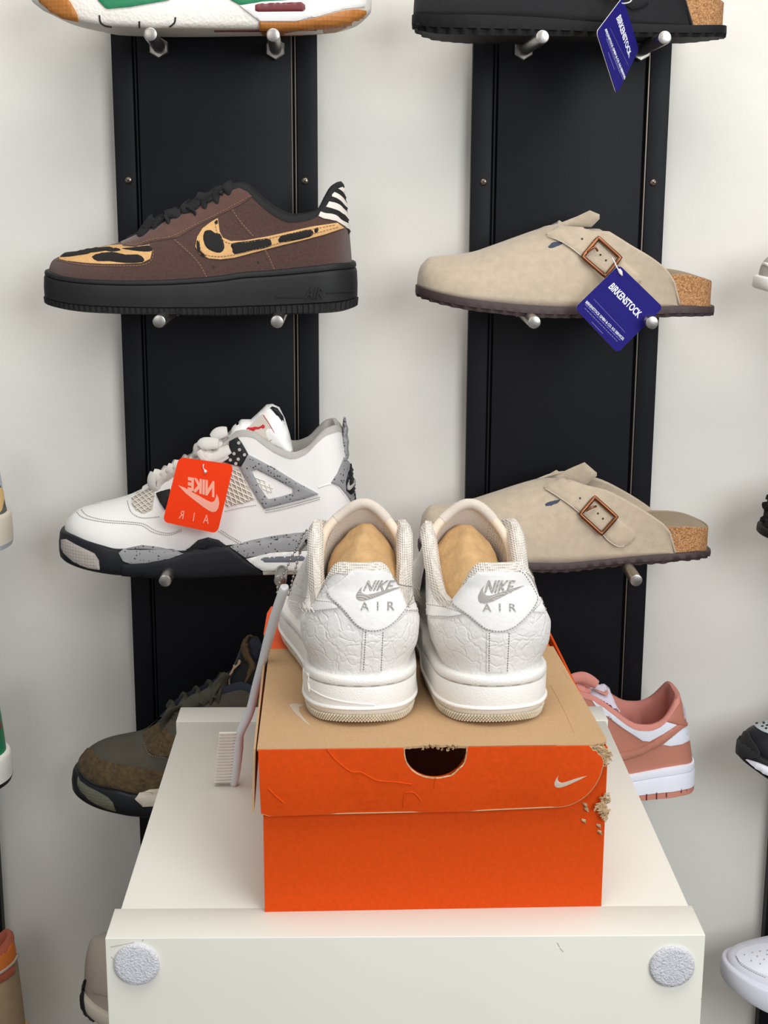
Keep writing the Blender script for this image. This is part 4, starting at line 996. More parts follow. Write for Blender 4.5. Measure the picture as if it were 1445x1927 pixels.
# cards
def card(name, c4, label, cat, m, th=.0008, r=.09, edge=None):
    """c4: TL,TR,BR,BL points in space -> (thing, proj on (a,b) unit square)"""
    c4 = [Vector(c) for c in c4]; n = (c4[1] - c4[0]).cross(c4[3] - c4[0]).normalized()
    if n.y > 0: n = -n
    def P(a, b, o=0): return c4[0].lerp(c4[1], a).lerp(c4[3].lerp(c4[2], a), b) + n * o
    t = thing(name, P(.5, .5), label, cat); pl = []
    for cx_, cy_, a0 in ((1 - r, r, -90), (1 - r, 1 - r, 0), (r, 1 - r, 90), (r, r, 180)):
        for k in range(7): a = math.radians(a0 + 15 * k); pl.append((cx_ + r * math.cos(a), cy_ + r * math.sin(a)))
    vs, F = tri2d(pl, .12); V = [P(p.x, p.y, th / 2) for p in vs] + [P(p.x, p.y, -th / 2) for p in vs]; k = len(vs)
    cnt = {}
    for f in F:
        for i in range(len(f)): e_ = (f[i], f[(i + 1) % len(f)]); cnt.setdefault(tuple(sorted(e_)), []).append(e_)
    mesh_obj('card', V[:k] + [P(p.x, p.y, -th * .2) for p in vs], list(F) + [(e_[0][0], e_[0][1], e_[0][1] + k, e_[0][0] + k) for e_ in cnt.values() if len(e_) == 1], m, t, False)
    mesh_obj('card_back', [P(p.x, p.y, -th * .2) for p in vs] + [P(p.x, p.y, -th * .9) for p in vs], [tuple(i + k for i in f)[::-1] for f in F] + [(e_[0][0], e_[0][1], e_[0][1] + k, e_[0][0] + k) for e_ in cnt.values() if len(e_) == 1], edge or m, t, False)
    ctr = [c4]
    return t, P, n
def card_text(t, P, n, s_, quad, m, **k):
    pr = lambda a, b: (P(a, b, .0004), n)
    return text('printed_word', s_, quad, pr, m, t, off=.0003, **k)
def unit(q, pts):
    """pixel coords (in a frame) of a parallelogram-ish card -> unit coords, inverse bilinear by Newton"""
    q = [Vector(p) for p in q]; out = []
    for p in pts:
        p = Vector(p[:2]); a = b = .5
        for _ in range(12):
            f = q[0].lerp(q[1], a).lerp(q[3].lerp(q[2], a), b) - p
            da = (q[1] - q[0]) * (1 - b) + (q[2] - q[3]) * b; db = q[3].lerp(q[2], a) - q[0].lerp(q[1], a)
            dt = da.x * db.y - da.y * db.x; a -= (f.x * db.y - f.y * db.x) / dt; b -= (da.x * f.y - da.y * f.x) / dt
        out.append((a, b))
    return out
OF = fr(300, 840, .1107); oq = [(330, 180), (1262, 312), (985, 1480), (55, 1280)]
c4 = [at(*OF(p)[0], 1.405) for p in oq]
tg, P, n = card('orange_tag', c4, 'translucent orange swing tag hanging on the speckled white sneaker', 'tag', m_tago)
card_text(tg, P, n, 'NIKE', unit(oq, [(485, 515), (935, 590), (935, 865), (478, 742)]), m_tagw, bold=.05, mirror=True)
card_text(tg, P, n, 'AIR', unit(oq, [(350, 1085), (850, 1165), (835, 1315), (325, 1222)]), m_tagw, mirror=True, spacing=3.0)
patch('printed_logo', unit(oq, [(318, 655), (420, 695), (560, 775), (700, 850), (800, 910), (880, 945), (935, 925), (962, 860), (970, 800), (1004, 870), (1018, 960), (1000, 1050), (960, 1105), (900, 1112), (840, 1088), (740, 1020), (600, 912), (450, 795), (380, 720)]), lambda a, b: (P(a, b, .0004), n), m_tagw, tg, .0003, .06)
mesh_obj('string', *tube_mesh(spline([at(*OF(p)[0], Y_) for p, Y_ in (((830, 180), 1.425), ((790, 250), 1.412), (  (745, 320), 1.4035), ((750, 380), 1.4035), ((785, 412), 1.404))], 4), .0005, 6), m_strg, tg)
mesh_obj('string_bead', *tube_mesh([at(*OF((775, 400))[0], 1.404), at(*OF((782, 425))[0], 1.4035), at(*OF((775, 452))[0], 1.404)], [.0010, .0018, .0009], 8), m_strg, tg)
# ------------------------------------------------------------------ clogs
def buckle(t, U, q, prong, holes):
    def o(p, d): c, nn = U(*p); return c + Vector((0, -1, 0)) * (d + .0012) + nn * d * .2
    P = [o(p, .0052) for p in resample(q, 6)]; P = P + P[:2]
    b = mesh_obj('buckle', *tube_mesh(P, .0013, 8, .0020, up=Vector((0, 1, 0)), cap=False), m_cpr, t)
    mesh_obj('prong', *tube_mesh(spline([o(prong[0], .0068), o(prong[1], .0078), o(prong[2], .0062)], 4), .0011, 8), m_cpr, b)
    for h in holes:
        c, nn = U(*h); mesh_obj('strap_hole', *tube_mesh([c + nn * .0044, c + nn * .0051], .0010, 10), m_groove, t)
def clog(name, label, Fq, Y0, r, e0, e1, base, top, flap, rimz, bottom, strap, slot, bq, prong, holes, strap_tip, suede=m_taup, inner=m_tapi, sole=m_eva, uc=1060):
    t = shoe_root(name, uc, Y0, ZC(r), label, 'clog'); M = MATS[t.name]
    e = ext(t, Fq(e0)[0], Fq(e1)[0], Y0)
    s = Shoe(M, e[0], e[1], .0490, CLG, rt=.22, rh=.15)
    bs_ = bot(s, Fq(*base)); T = tops(s, Fq(*top)); send = (T[-1][0] + .001 - e[0]) / (e[1] - e[0])
    up = s.upper([(x, z) for x, z in bs_], T, n=60, m=14, s_end=send, roundf=crv([(0, 1), (.3, .95), (.6, .5), (1, .3)]), inset=0)
    o = mesh_obj('upper', *up, suede, t)
    sol = o.modifiers.new('thickness', 'SOLIDIFY'); sol.thickness = .0024; sol.offset = -1 if False else 0
    U = Surf(up); bt_ = bot(s, Fq(*bottom))
    rz = crv([s.px(*p) for p in Fq(*rimz)]); bz = crv(bs_)
    ct_ = [(e[0] + (e[1] - e[0]) * i / 40,) for i in range(41)]; ct_ = [(x, max(bz(x) + .001, rz(x))) for x, in ct_]
    mesh_obj('cork_footbed', *s.sole(ct_, bs_, [(.82, -.015), (.66, -.0085), (.15, -.0045), (.0, -.0038), (-.03, -.0025), (0, -.0012), (.5, -.0014), (1.0, -.0014)], 240, off=0), m_cork, t)
    mesh_obj('footbed_cover', *s.sole(ct_, bs_, [(.79, -.014), (.62, -.0078), (.12, -.0040), (-.02, -.0036), (-.05, -.0028), (-.035, -.0020), (.0, -.0022)], 240, off=0, caps=True), m_fbed, t)
    ms = s.sole([(x, z + .0004) for x, z in bs_], bt_, [(0, -.004), (0, .0002), (.05, .0006), (.66, .0008), (.70, .0006, -.003, 0), (1.0, .0002, -.003, 0), (1.0, -.006)], 220)
    mesh_obj('outsole', *ms, sole, t)
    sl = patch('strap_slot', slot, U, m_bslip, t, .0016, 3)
    pillow('far_strap_end', flap, Y0 + .020, .0022, suede, t, h=6)
    st_ = patch('strap', strap, U, suede, t, .0046, 6)
    buckle(t, U, bq, prong, holes)
    seam([p for p in strap_tip], U, m_tapi, st_, .0005, .0036, 'cut_edge')
    return t, s, U
K1 = fr(760, 370, .4291); K2 = fr(760, 850, .4291)
t, s, U = clog('suede_clog', 'taupe suede buckle clog with a blue tag, upper one of the two taupe clogs', K1, 1.472, 1, (62, 390), (1347, 430),
    ((62, 388), (130, 416), (250, 443), (400, 463), (550, 476), (700, 483), (900, 484), (1120, 483), (1210, 478), (1356, 478)),
    ((98, 290, 0), (125, 268, 0), (200, 262, 0), (300, 248, 0), (400, 215, 0), (500, 178, 0), (580, 150, .0), (650, 134, .010), (740, 134, .020), (840, 152, .025), (890, 152, .028), (940, 178, .031), (1000, 215, .034), (1080, 262, .037), (1150, 318, .039), (1185, 370, .040), (1203, 420, .040), (1210, 470, .040)),
    K1((588, 156), (640, 126), (682, 104), (694, 112), (760, 86), (815, 60), (858, 78), (858, 98), (822, 134), (740, 134), (660, 150)),
    ((60, 392), (600, 470), (900, 468), (1100, 400), (1160, 352), (1210, 344), (1280, 352), (1356, 372)),
    ((52, 430), (90, 450), (200, 482), (290, 499), (400, 512), (520, 526), (620, 531), (750, 532), (1120, 530), (1200, 526), (1330, 520), (1350, 518)),
    K1((625, 172), (660, 150), (700, 130), (745, 121), (785, 132), (830, 165), (880, 212), (935, 262), (990, 310), (1034, 345), (1040, 366), (1000, 392), (960, 400), (890, 352), (810, 290), (745, 238), (695, 205)),
    K1((628, 218), (660, 200), (704, 200), (690, 214), (650, 230), (630, 230)),
    K1((848, 180), (944, 266), (878, 348), (778, 262)), K1((800, 240), (828, 222), (844, 238)), K1((778, 192), (860, 258), (884, 281)),
    K1((630, 180), (700, 208), (760, 250), (830, 306)))
Q1_ = [(680, 145), (1345, 790), (655, 1480), (10, 800)]; BQ = fr(1080, 480, .1246)
def bluetag(c4, q, fq, label, tq, sq, line, smalls, hole):
    tg, P, n = card('blue_tag', c4, label, 'tag', m_blue, .0010, .07, m_wedg)
    card_text(tg, P, n, 'BIRKENSTOCK', unit(q, tq), m_wprt, bold=.025)
    card_text(tg, P, n, 'BIRKENSTOCK GMBH & CO. KG SERVICES', unit(q, sq), m_wprt, bold=.02)
    ms = []
    for a, b, seg in smalls:
        pa, pb = unit(q, [a, b]); rnd = random.Random(len(ms)); k = 0
        while k < 1 - .02:
            L_ = rnd.uniform(.03, .09); k2 = min(1, k + L_)
            A_ = P(pa[0] + (pb[0] - pa[0]) * k, pa[1] + (pb[1] - pa[1]) * k, .0006); B_ = P(pa[0] + (pb[0] - pa[0]) * k2, pa[1] + (pb[1] - pa[1]) * k2, .0006)
            ms.append(tube_mesh([A_, B_], .00028, 4)); k = k2 + .015
    mesh_obj('fine_print', *join(*ms), m_lprt, tg, kind='stuff')
    pa, pb = unit(q, line); mesh_obj('printed_rule', *tube_mesh([P(*pa, .0005), P(*pb, .0005)], .00014, 4), m_lprt, tg)
    return tg, P, n
c4 = [at(*BQ(p)[0], 1.404) for p in Q1_]
tg, P, n = bluetag(c4, Q1_, BQ, 'blue square tag hanging from the copper buckle of the upper taupe clog', [(600, 412), (1032, 865), (962, 958), (512, 490)], [(198, 684), (758, 1255), (735, 1290), (168, 716)], [(295, 660), (770, 1165)],
    [((165, 740), (700, 1290), 1), ((160, 800), (650, 1300), 1), ((265, 1008), (432, 1185), 1)], None)
mesh_obj('string', *tube_mesh(spline([at(*BQ(p)[0], Y_) for p, Y_ in (((575, 40), 1.412), ((610, 100), 1.406), ((650, 190), 1.4025), ((680, 230), 1.4025))], 4), .0006, 6), m_strg, tg)
pillow('string_barb', BQ((655, 215), (700, 205), (730, 245), (736, 310), (715, 318), (675, 270)), 1.4025, .0014, m_strg, tg, h=2)
t, s, U = clog('suede_clog', 'taupe suede buckle clog without a tag, half hidden behind the right white sneaker', K2, 1.472, 2, (72, 380), (1332, 380),
    ((72, 392), (130, 430), (250, 462), (400, 480), (580, 487), (700, 487), (850, 474), (1000, 460), (1190, 445), (1270, 434), (1338, 424)),
    ((100, 262, 0), (125, 240, 0), (200, 234, 0), (270, 225, 0), (400, 185, 0), (500, 150, 0), (580, 125, 0), (640, 118, .008), (720, 124, .020), (800, 148, .024), (880, 166, .028), (940, 192, .031), (1000, 226, .034), (1060, 262, .036), (1110, 296, .038), (1150, 328, .039), (1172, 362, .040), (1186, 405, .040), (1191, 440, .040)),
    K2((580, 130), (625, 104), (668, 80), (688, 92), (740, 68), (792, 46), (846, 92), (846, 106), (790, 152), (700, 130), (640, 130)),
    ((72, 400), (600, 470), (900, 440), (1080, 360), (1150, 334), (1200, 333), (1270, 330), (1338, 322)),
    ((66, 430), (130, 462), (250, 500), (400, 520), (590, 528), (700, 527), (800, 517), (1000, 497), (1150, 489), (1200, 478), (1320, 455), (1336, 450)),
    K2((615, 160), (650, 140), (690, 122), (722, 124), (780, 154), (850, 204), (890, 244), (930, 288), (975, 322), (1010, 346), (1013, 368), (990, 395), (962, 411), (932, 412), (895, 388), (855, 345), (780, 276), (700, 212), (655, 186)),
    K2((618, 232), (640, 218), (690, 210), (684, 222), (645, 240), (624, 242)),
    K2((832, 194), (928, 280), (862, 354), (768, 268)), K2((792, 252), (818, 236), (838, 232)), K2((768, 206), (848, 270), (870, 292)),
    K2((622, 168), (700, 215), (780, 279), (855, 348), (896, 390), (934, 413), (962, 412)))
K3 = fr(740, 0, .4567)
t, s, U = clog('black_clog', 'black suede clog with cork heel on the highest right pegs, cut by the picture top', K3, 1.472, 0, (88, 40), (1360, 60),
    ((88, 62), (200, 62), (430, 66), (650, 78), (840, 94), (1000, 100), (1230, 106), (1358, 112)),
    ((110, -60, 0), (150, -85, 0), (240, -95, 0), (340, -110, 0), (430, -145, 0), (520, -185, 0), (600, -215, 0), (670, -225, .010), (760, -225, .020), (860, -205, .025), (920, -200, .028), (970, -180, .031), (1030, -145, .034), (1110, -95, .037), (1170, -40, .039), (1205, 0, .040), (1222, 50, .040), (1230, 100, .040)),
    K3((600, -210), (700, -250), (830, -300), (870, -280), (840, -220), (700, -200)),
    ((80, 64), (620, 76), (920, 95), (1120, 30), (1180, -16), (1230, -24), (1300, -12), (1358, 12)),
    ((80, 112), (120, 128), (200, 140), (400, 146), (700, 150), (1000, 152), (1230, 154), (1350, 156)),
    K3((640, -190), (720, -220), (760, -230), (800, -215), (900, -130), (1000, -40), (1045, -5), (1050, 12), (1010, 36), (980, 40), (900, -20), (800, -100), (700, -160)),
    K3((640, -140), (680, -150), (720, -150), (700, -130), (650, -125)),
    K3((860, -170), (960, -85), (895, 0), (795, -90)), K3((815, -110), (840, -125), (860, -115)), K3((795, -160), (880, -95)),
    K3((645, -180), (720, -145), (780, -100)), m_bsud, m_blk2, m_bsol, 1060)
ms = []
rnd = random.Random(3)
for i in range(70):
    k = rnd.random(); u_ = 95 + 1240 * k; p = at(*K3((u_, 118 + rnd.uniform(8, 40) * (1 - .3 * k)))[0], 1.44 + rnd.uniform(0, .07)); p.z = ZC(0) + .0055 + .012 * max(0, (.25 - k)) ** 1.2
    a = rnd.uniform(0, 3.14); d = Vector((math.cos(a), math.sin(a), 0)) * rnd.uniform(.004, .010)
    ms.append(tube_mesh([p - d, p + Vector((0, 0, .0012)), p + d], .0022, 5))
mesh_obj('tread_lugs', *join(*ms), m_bsol, t, kind='stuff')
Q3 = [(945, -10), (1010, 205), (920, 388), (838, 132)]
c4 = [at(*K3(p)[0], y) for p, y in zip(Q3, (1.400, 1.428, 1.398, 1.366))]
tg, P, n = bluetag(c4, Q3, K3, 'blue tag with a white edge hanging turned below the black clog', [(934, 58), (977, 214), (968, 240), (915, 76)], [(876, 118), (954, 318), (950, 330), (868, 122)], [(890, 115), (966, 270)],
    [((872, 140), (945, 330), 1), ((874, 158), (930, 300), 1), ((882, 215), (908, 285), 1)], None)
mesh_obj('string', *tube_mesh(spline([at(*K3(p)[0], y) for p, y in (((990, -18), 1.418), ((975, 8), 1.41), ((945, 14), 1.400), ((936, 5), 1.398), ((940, -14), 1.40))], 4), .0006, 6), m_strg, tg)
# ------------------------------------------------------------------ green sneaker cut by the picture top
D = fr(50, 0, .4637); Y0 = 1.470
t = shoe_root('green_sneaker', 380, Y0, ZC(0), 'white and green gum-soled sneaker on the highest left pegs, cut by picture top'); M = MATS[t.name]
e = ext(t, D((52, -20))[0], D((1372, 30))[0], Y0)
s = Shoe(M, e[0], e[1], .050, rt=.2, rh=.13)
base = bot(s, D((52, -60), (150, -40), (300, -20), (600, -10), (900, -40), (1150, -60), (1372, -70)))
up = s.upper(base, tops(s, D((80, -110, 0), (120, -150, 0), (250, -185, 0), (370, -215, 0), (440, -250, .006), (520, -290, .02), (620, -340, .024), (720, -390, .026), (800, -440, .028), (855, -480, .03), (905, -478, .032), (960, -442, .033), (1020, -402, .034), (1090, -380, .035), (1150, -400, .034), (1200, -450, .033), (1245, -486, .03), (1290, -498, .026), (1312, -486, .022))), topround=.96)
mesh_obj('upper', *up, m_wleat, t); mesh_obj('collar_lining', *s.lining(.010, .02), m_grn, t)
bpts = bot(s, D((50, 15), (90, 52), (150, 78), (225, 92), (330, 108), (600, 116), (900, 118), (1100, 116), (1250, 106), (1320, 92), (1372, 66)))
ms = s.sole(base, bpts, [(0, -.006), (-.03, 0), (0, .0016), (.1, .0028), (.5, .0045), (.8, .0045), (.9, .0036), (.97, .0015), (1, -.004)], 320)
mesh_obj('midsole', *ms, m_cwht, t); MS = Surf(ms, up)
patch('green_panel', D((270, -60), (290, 0), (318, 30), (330, 36), (420, 28), (580, 0), (620, -30)), MS, m_grn, t, .0022)
patch('green_panel', D((790, -40), (830, 0), (866, 20), (960, 8), (1100, -2), (1180, -20)), MS, m_grn, t, .0022)
patch('toe_gum', D((50, -10), (150, -20), (180, 10), (205, 55), (213, 84), (150, 70), (100, 46), (60, 10)), MS, m_gum, t, .0034)
mw = patch('heel_white_panel', D((866, 24), (960, 8), (1100, 0), (1250, -14), (1368, -20), (1370, 28), (1290, 36), (1180, 68), (1090, 84), (944, 84)), MS, m_wleat, t, .0026)
patch('air_window', D((926, 22), (945, 16), (1040, 12), (1130, 10), (1132, 40), (1118, 48), (940, 50), (926, 44)), MS, m_mar, mw, .0034)
patch('heel_gum', D((944, 88), (1090, 88), (1180, 72), (1290, 42), (1340, 38), (1372, 44), (1375, 78), (1340, 92), (1250, 108), (1100, 118), (944, 118)), MS, m_gum, t, .0030)
for ln in (((296, 62), (300, 88), (316, 102), (345, 108)), ((458, 86), (458, 110)), ((604, 70), (600, 92), (580, 108)), ((1090, 98), (1088, 118))):
    seam(D(*ln), MS, m_groove, t, .0008, .0006, 'flex_groove')
# underside: gum and maroon stripe
bz_ = crv(bpts); X = t.location
def under(name, pts, m, dz):
    pp = [(at(*D(p)[0][:2], X.y).x, p[2]) for p in pts]
    V = [Vector((a, X.y + b, X.z + bz_(a - X.x) - dz)) for a, b in pp]
    n = len(V); V2 = [v + Vector((0, 0, dz + .004)) for v in V]
    mesh_obj(name, V + V2, [tuple(range(n)), tuple(range(2 * n - 1, n - 1, -1))] + [(i, (i + 1) % n, n + (i + 1) % n, n + i) for i in range(n)], m, t)
under('maroon_stripe', ((770, 0, -.030), (940, 0, -.034), (1150, 0, -.026), (1180, 0, -.020), (940, 0, -.022), (770, 0, -.024)), m_mar, .0012)
under('heel_tread', ((950, 0, -.030), (1100, 0, -.034), (1250, 0, -.026), (1300, 0, 0), (1250, 0, .026), (1100, 0, .034), (950, 0, .032)), m_gum, .0006)
# ------------------------------------------------------------------ olive sneaker beside the cabinet
Y0 = 1.472; E_ = fr(120, 1180, .3045)
t = shoe_root('olive_sneaker', 400, Y0, ZC(3), 'dark olive suede sneaker with black and cream sole behind the cabinet, left'); M = MATS[t.name]
e = ext(t, (148, 1470), (672, 1470), Y0)
s = Shoe(M, e[0], e[1], .050, rt=.22, rh=.13)
base = bot(s, E_((95, 880), (130, 930), (240, 985), (340, 1005), (420, 1030), (600, 1040), (900, 1030), (1200, 1000), (1500, 990), (1800, 970)))
up = s.upper(base, tops(s, E_((118, 790, 0), (170, 744, 0), (220, 715, 0), (300, 688, 0), (400, 668, 0), (480, 648, 0), (560, 606, .006), (640, 560, .018), (740, 510, .022), (840, 470, .024), (940, 420, .026), (1030, 385, .028), (1100, 370, .030), (1200, 420, .033), (1350, 500, .035), (1500, 480, .034), (1620, 380, .030), (1700, 345, .024), (1720, 350, .02))), topround=.96)
mesh_obj('upper', *up, m_oliv, t); U = Surf(up)
mesh_obj('lining', *s.lining(.010, .02), m_nvy, t)
bpts = bot(s, E_((88, 985), (130, 1050), (220, 1105), (320, 1140), (450, 1168), (700, 1180), (1000, 1185), (1800, 1150)))
ms = s.sole(base, bpts, [(0, -.006), (-.03, 0), (0, .0016), (.1, .0028), (.5, .0045), (.85, .0042), (.95, .002), (1, -.003)], 320)
mesh_obj('midsole', *ms, m_navy, t); MS = Surf(ms, up)
g_ = patch('toe_guard', E_((100, 862), (108, 800), (150, 750), (180, 752), (195, 790), (260, 824), (360, 850), (450, 862), (540, 876), (640, 905), (640, 1030), (430, 1032), (400, 1018), (320, 998), (240, 980), (150, 935), (112, 895)), U, m_bsd, t, .0014)
patch('lace_guard', E_((494, 652), (540, 622), (600, 590), (640, 640), (690, 690), (650, 800), (560, 796), (520, 762), (500, 700)), U, m_bsd, t, .0016)
stitch([E_((505, 720), (535, 790), (640, 806)), E_((610, 712), (598, 750), (585, 780))], U, m_brst, t, 2.4, 1.8, .0003, .0020)
patch('cream_wedge', E_((440, 1060), (480, 1022), (530, 1002), (600, 996), (640, 1010), (640, 1080), (560, 1106), (490, 1110)), MS, m_crm, t, .0024)
patch('toe_rubber', E_((90, 925), (104, 950), (150, 985), (220, 1020), (275, 1052), (305, 1085), (322, 1136), (260, 1120), (170, 1072), (110, 1015), (90, 975)), MS, m_olrb, t, .0024)
ribbon('lace', [E_((640, 690), (620, 600), (660, 530), (730, 490)), E_((660, 640), (690, 560), (760, 480)), E_((700, 560), (740, 500), (800, 470)), E_((760, 500), (800, 462), (850, 440)), E_((840, 480), (870, 430), (930, 400)), E_((900, 470), (910, 420), (950, 350), (970, 345)), E_((940, 470), (950, 410), (960, 370)), E_((1000, 470), (968, 420), (975, 340), (1010, 290)), E_((860, 455), (960, 450), (1060, 478))], Y0 - .024, t, m_olace, .0072, .0026)
cross_laces('lace_row', t, s, [(s.px(*E_((q, 500))[0], side=.02)[0], .004) for q in (640, 720, 800, 880, 960)], m_olace, .0045)
yl = lambda u, v: Y0 - .006
pillow('tongue', E_((1000, 470), (1008, 380), (1030, 280), (1064, 200), (1088, 140), (1110, 78), (1150, 48), (1200, 62), (1236, 130), (1235, 300), (1180, 420), (1120, 480)), Y0 - .004, .012, m_bsud, t)
pillow('tongue_rim', E_((1095, 150), (1092, 115), (1110, 74), (1135, 50), (1160, 47), (1175, 56), (1150, 62), (1140, 90), (1150, 150), (1180, 210), (1192, 250), (1150, 330), (1120, 380), (1105, 370), (1130, 260), (1138, 230), (1110, 190)), Y0 - .013, .0050, m_bsd, t, h=4)
pillow('tongue_lining', E_((1142, 100), (1152, 72), (1180, 64), (1214, 90), (1226, 130), (1200, 200), (1188, 212), (1160, 170)), Y0 - .0145, .0036, m_nvy, t, h=4)
tpo = lambda u, v: (at(u, v, Y0 - .0165), Vector((0, -1, 0)))
patch('tongue_emblem', E_((1076, 216), (1078, 206), (1088, 202), (1094, 212), (1090, 226), (1076, 238), (1062, 252), (1050, 262), (1044, 280), (1030, 296), (1026, 330), (1030, 370), (1036, 410), (1030, 420), (1022, 400), (1018, 350), (1016, 300), (1028, 282), (1046, 250), (1046, 236), (1054, 232), (1060, 240), (1074, 226)), tpo, m_tan, t, .0010, 3)
# ------------------------------------------------------------------ pink sneaker behind the box
Y0 = 1.472; G_ = fr(1060, 1260, .1799)
t = shoe_root('pink_sneaker', 1050, Y0, ZC(3), 'dusty pink and white low sneaker behind the box corner, heel to the right'); M = MATS[t.name]
e = ext(t, (790, 1480), G_((1338, 1000))[0], Y0)
s = Shoe(M, e[0], e[1], .050, rt=.2, rh=.15)
base = bot(s, G_((-1480, 1300), (-700, 1240), (0, 1185), (400, 1150), (700, 1112), (900, 1075), (1100, 1030), (1200, 1005), (1345, 930)))
up = s.upper(base, tops(s, G_((-1350, 900, 0), (-1150, 760, 0), (-900, 640, 0), (-600, 500, .012), (-300, 360, .022), (0, 270, .026), (120, 262, .028), (260, 292, .031), (400, 362, .034), (560, 480, .036), (680, 570, .037), (790, 618, .038), (900, 622, .038), (1000, 590, .0375), (1080, 525, .036), (1150, 430, .033), (1205, 345, .029), (1235, 300, .022), (1240, 292, .018))), topround=.975)
mesh_obj('upper', *up, m_pink, t); U = Surf(up)
mesh_obj('collar_lining', *s.lining(.0085, .03, .012, .004, .0035), m_pnkf, t)
bpts = bot(s, G_((-1480, 1560), (-700, 1510), (0, 1460), (500, 1410), (800, 1376), (1050, 1345), (1200, 1310), (1300, 1270), (1360, 1210)))
ms = s.sole(base, bpts, [(-.03, -.006), (-.04, 0), (-.02, .0022), (.1, .0030), (.2, .0028), (.215, .0014), (.23, .0030), (.3, .0036), (.74, .0044), (.76, .003)], 320, off=-.0008)
mesh_obj('midsole', *ms, m_plil, t); MS = Surf(ms, up)
mesh_obj('outsole', *s.sole(base, bpts, [(.755, .0), (.76, .0040), (.95, .0036), (1.0, .0005), (1.0, -.006)], 320, off=-.0008), m_pnkr, t)
MO = Surf(s.sole(base, bpts, [(.7, .0040), (1.0, .0036)], 320, off=-.0006))
for q in ((870, 1290, 1365), (975, 1275, 1355), (1078, 1255, 1330), (1232, 1205, 1285), (1290, 1185, 1268)):
    seam(G_((q[0], q[1] + 10), (q[0], q[2] + 2)), MO, m_mar, t, .0007, 0, 'tread_gap', 2)
wp = patch('white_panel', G_((300, 320), (420, 392), (560, 500), (680, 590), (790, 632), (900, 638), (1000, 604), (1075, 545), (1188, 578), (1050, 670), (900, 752), (830, 745), (700, 660), (560, 570), (400, 440), (330, 370)), U, m_plil, t, .0008)
patch('white_heel_panel', G_((1040, 785), (1140, 700), (1240, 620), (1292, 590), (1312, 660), (1316, 740), (1240, 780), (1120, 800)), U, m_plil, t, .0008)
sw_ = patch('side_logo', G_((420, 1010), (600, 950), (800, 890), (1000, 790), (1120, 710), (1240, 615), (1285, 590), (1200, 575), (1100, 640), (950, 745), (800, 820), (600, 870), (450, 880)), U, m_pink, t, .0018)
stitch([G_((460, 890), (610, 862), (800, 815), (960, 735)), G_((640, 945), (800, 890), (1000, 785), (1130, 700)), G_((480, 500), (600, 590), (720, 680), (860, 770))], U, m_brst, t, 2.4, 1.6, .0003, .0022)
patch('heel_tab', G_((1085, 535), (1150, 450), (1215, 352), (1240, 320), (1262, 400), (1284, 500), (1294, 582), (1190, 570)), U, m_pink, t, .0016)
patch('heel_print', G_((1234, 380), (1252, 390), (1272, 510), (1256, 520)), U, m_lil, t, .0024, 3)
pillow('tongue', G_((200, 260), (260, 200), (330, 165), (430, 150), (482, 190), (500, 250), (560, 380), (600, 444), (540, 420), (440, 350), (330, 300)), lambda u, v: Y0 - .004 - .02 * max(0, min(1, (v - 1290) / 50)), .006, m_lil, t, h=4)
yy_ = lambda u, v: (at(u, v, Y0 - .0115 - .02 * max(0, min(1, (v - 1290) / 50))), Vector((0, -1, 0)))
swoosh('tongue_logo', G_((300, 200), (470, 190), (470, 265), (330, 285)), yy_, m_pink, t, .0006, mirror=True)
ribbon('lace', [[(u, v) for u, v in G_((60, 110), (130, 90), (210, 85), (290, 120), (350, 160))], [(u, v) for u, v in G_((120, 160), (160, 200), (230, 220), (250, 190))], G_((60, 200), (130, 240), (220, 290), (270, 340))], Y0 - .018, t, m_pnkf, .0062, .003)
# ------------------------------------------------------------------ shoes cut by the left and right picture edges
def gen(name, label, toe=None, heel=None, r=1, L=.29, Y0=1.472, W=.050, sole=.030, toeh=.056, heelh=.105, inst=.112, mu=m_wleat, ms_=m_rub2, ml=m_lgry, lift=.010, rt=.2, z=None, out=None, cat='sneaker'):
    x0 = at(toe[0], toe[1], Y0).x if toe else at(heel[0], heel[1], Y0).x - L
    t = thing(name, (x0 + L / 2, Y0, ZC(r) if z is None else z), label, cat); M = MATS[t.name]; h = L / 2
    s = Shoe(M, -h, h, W, rt=rt, rh=.15)
    base = [(-h, sole + lift * .6), (-h + .06, sole - .003), (0, sole), (h, sole + .003)]
    k = L / .29
    up = s.upper(base, [(-h + .014 * k, toeh - .004, 0), (-h + .03 * k, toeh, 0), (-h + .07 * k, toeh + .012, 0), (-h + .09 * k, toeh + .02, .012), (-.02, inst - .012, .026), (.012 * k, inst, .030), (.04 * k, inst - .016, .034), (.07 * k, heelh - .034, .035), (.10 * k, heelh - .026, .034), (.125 * k, heelh - .004, .028), (h - .008, heelh, .018)], topround=.965)
    mesh_obj('upper', *up, mu, t); mesh_obj('lining', *s.lining(.009, .02), ml, t)
    b = [(-h, lift), (-h + .05, .001), (0, 0), (h - .02, 0), (h, .003)]
    ms = s.sole(base, b, [(0, -.006), (-.03, 0), (0, .0016), (.1, .0028), (.5, .0034), (.8, .0034), (.95, .002), (1, -.004)] if not out else [(0, -.006), (-.03, 0), (0, .0016), (.1, .0028), (.5, .0034), (.80, .0034)], 260)
    mesh_obj('midsole', *ms, ms_, t)
    if out: mesh_obj('outsole', *s.sole(base, b, [(.79, .001), (.80, .0036), (.95, .002), (1, -.004)], 260), out, t)
    return t, s, Surf(up), Surf(ms, up)
t, s, U, MS = gen('grey_sneaker', 'pale grey suede sneaker toe at the right edge, level with the tagged taupe clog', toe=(1429, 530), r=1, mu=m_lgry, ms_=m_wleat, lift=.012, sole=.018, toeh=.050, z=ZC(1) + .007)
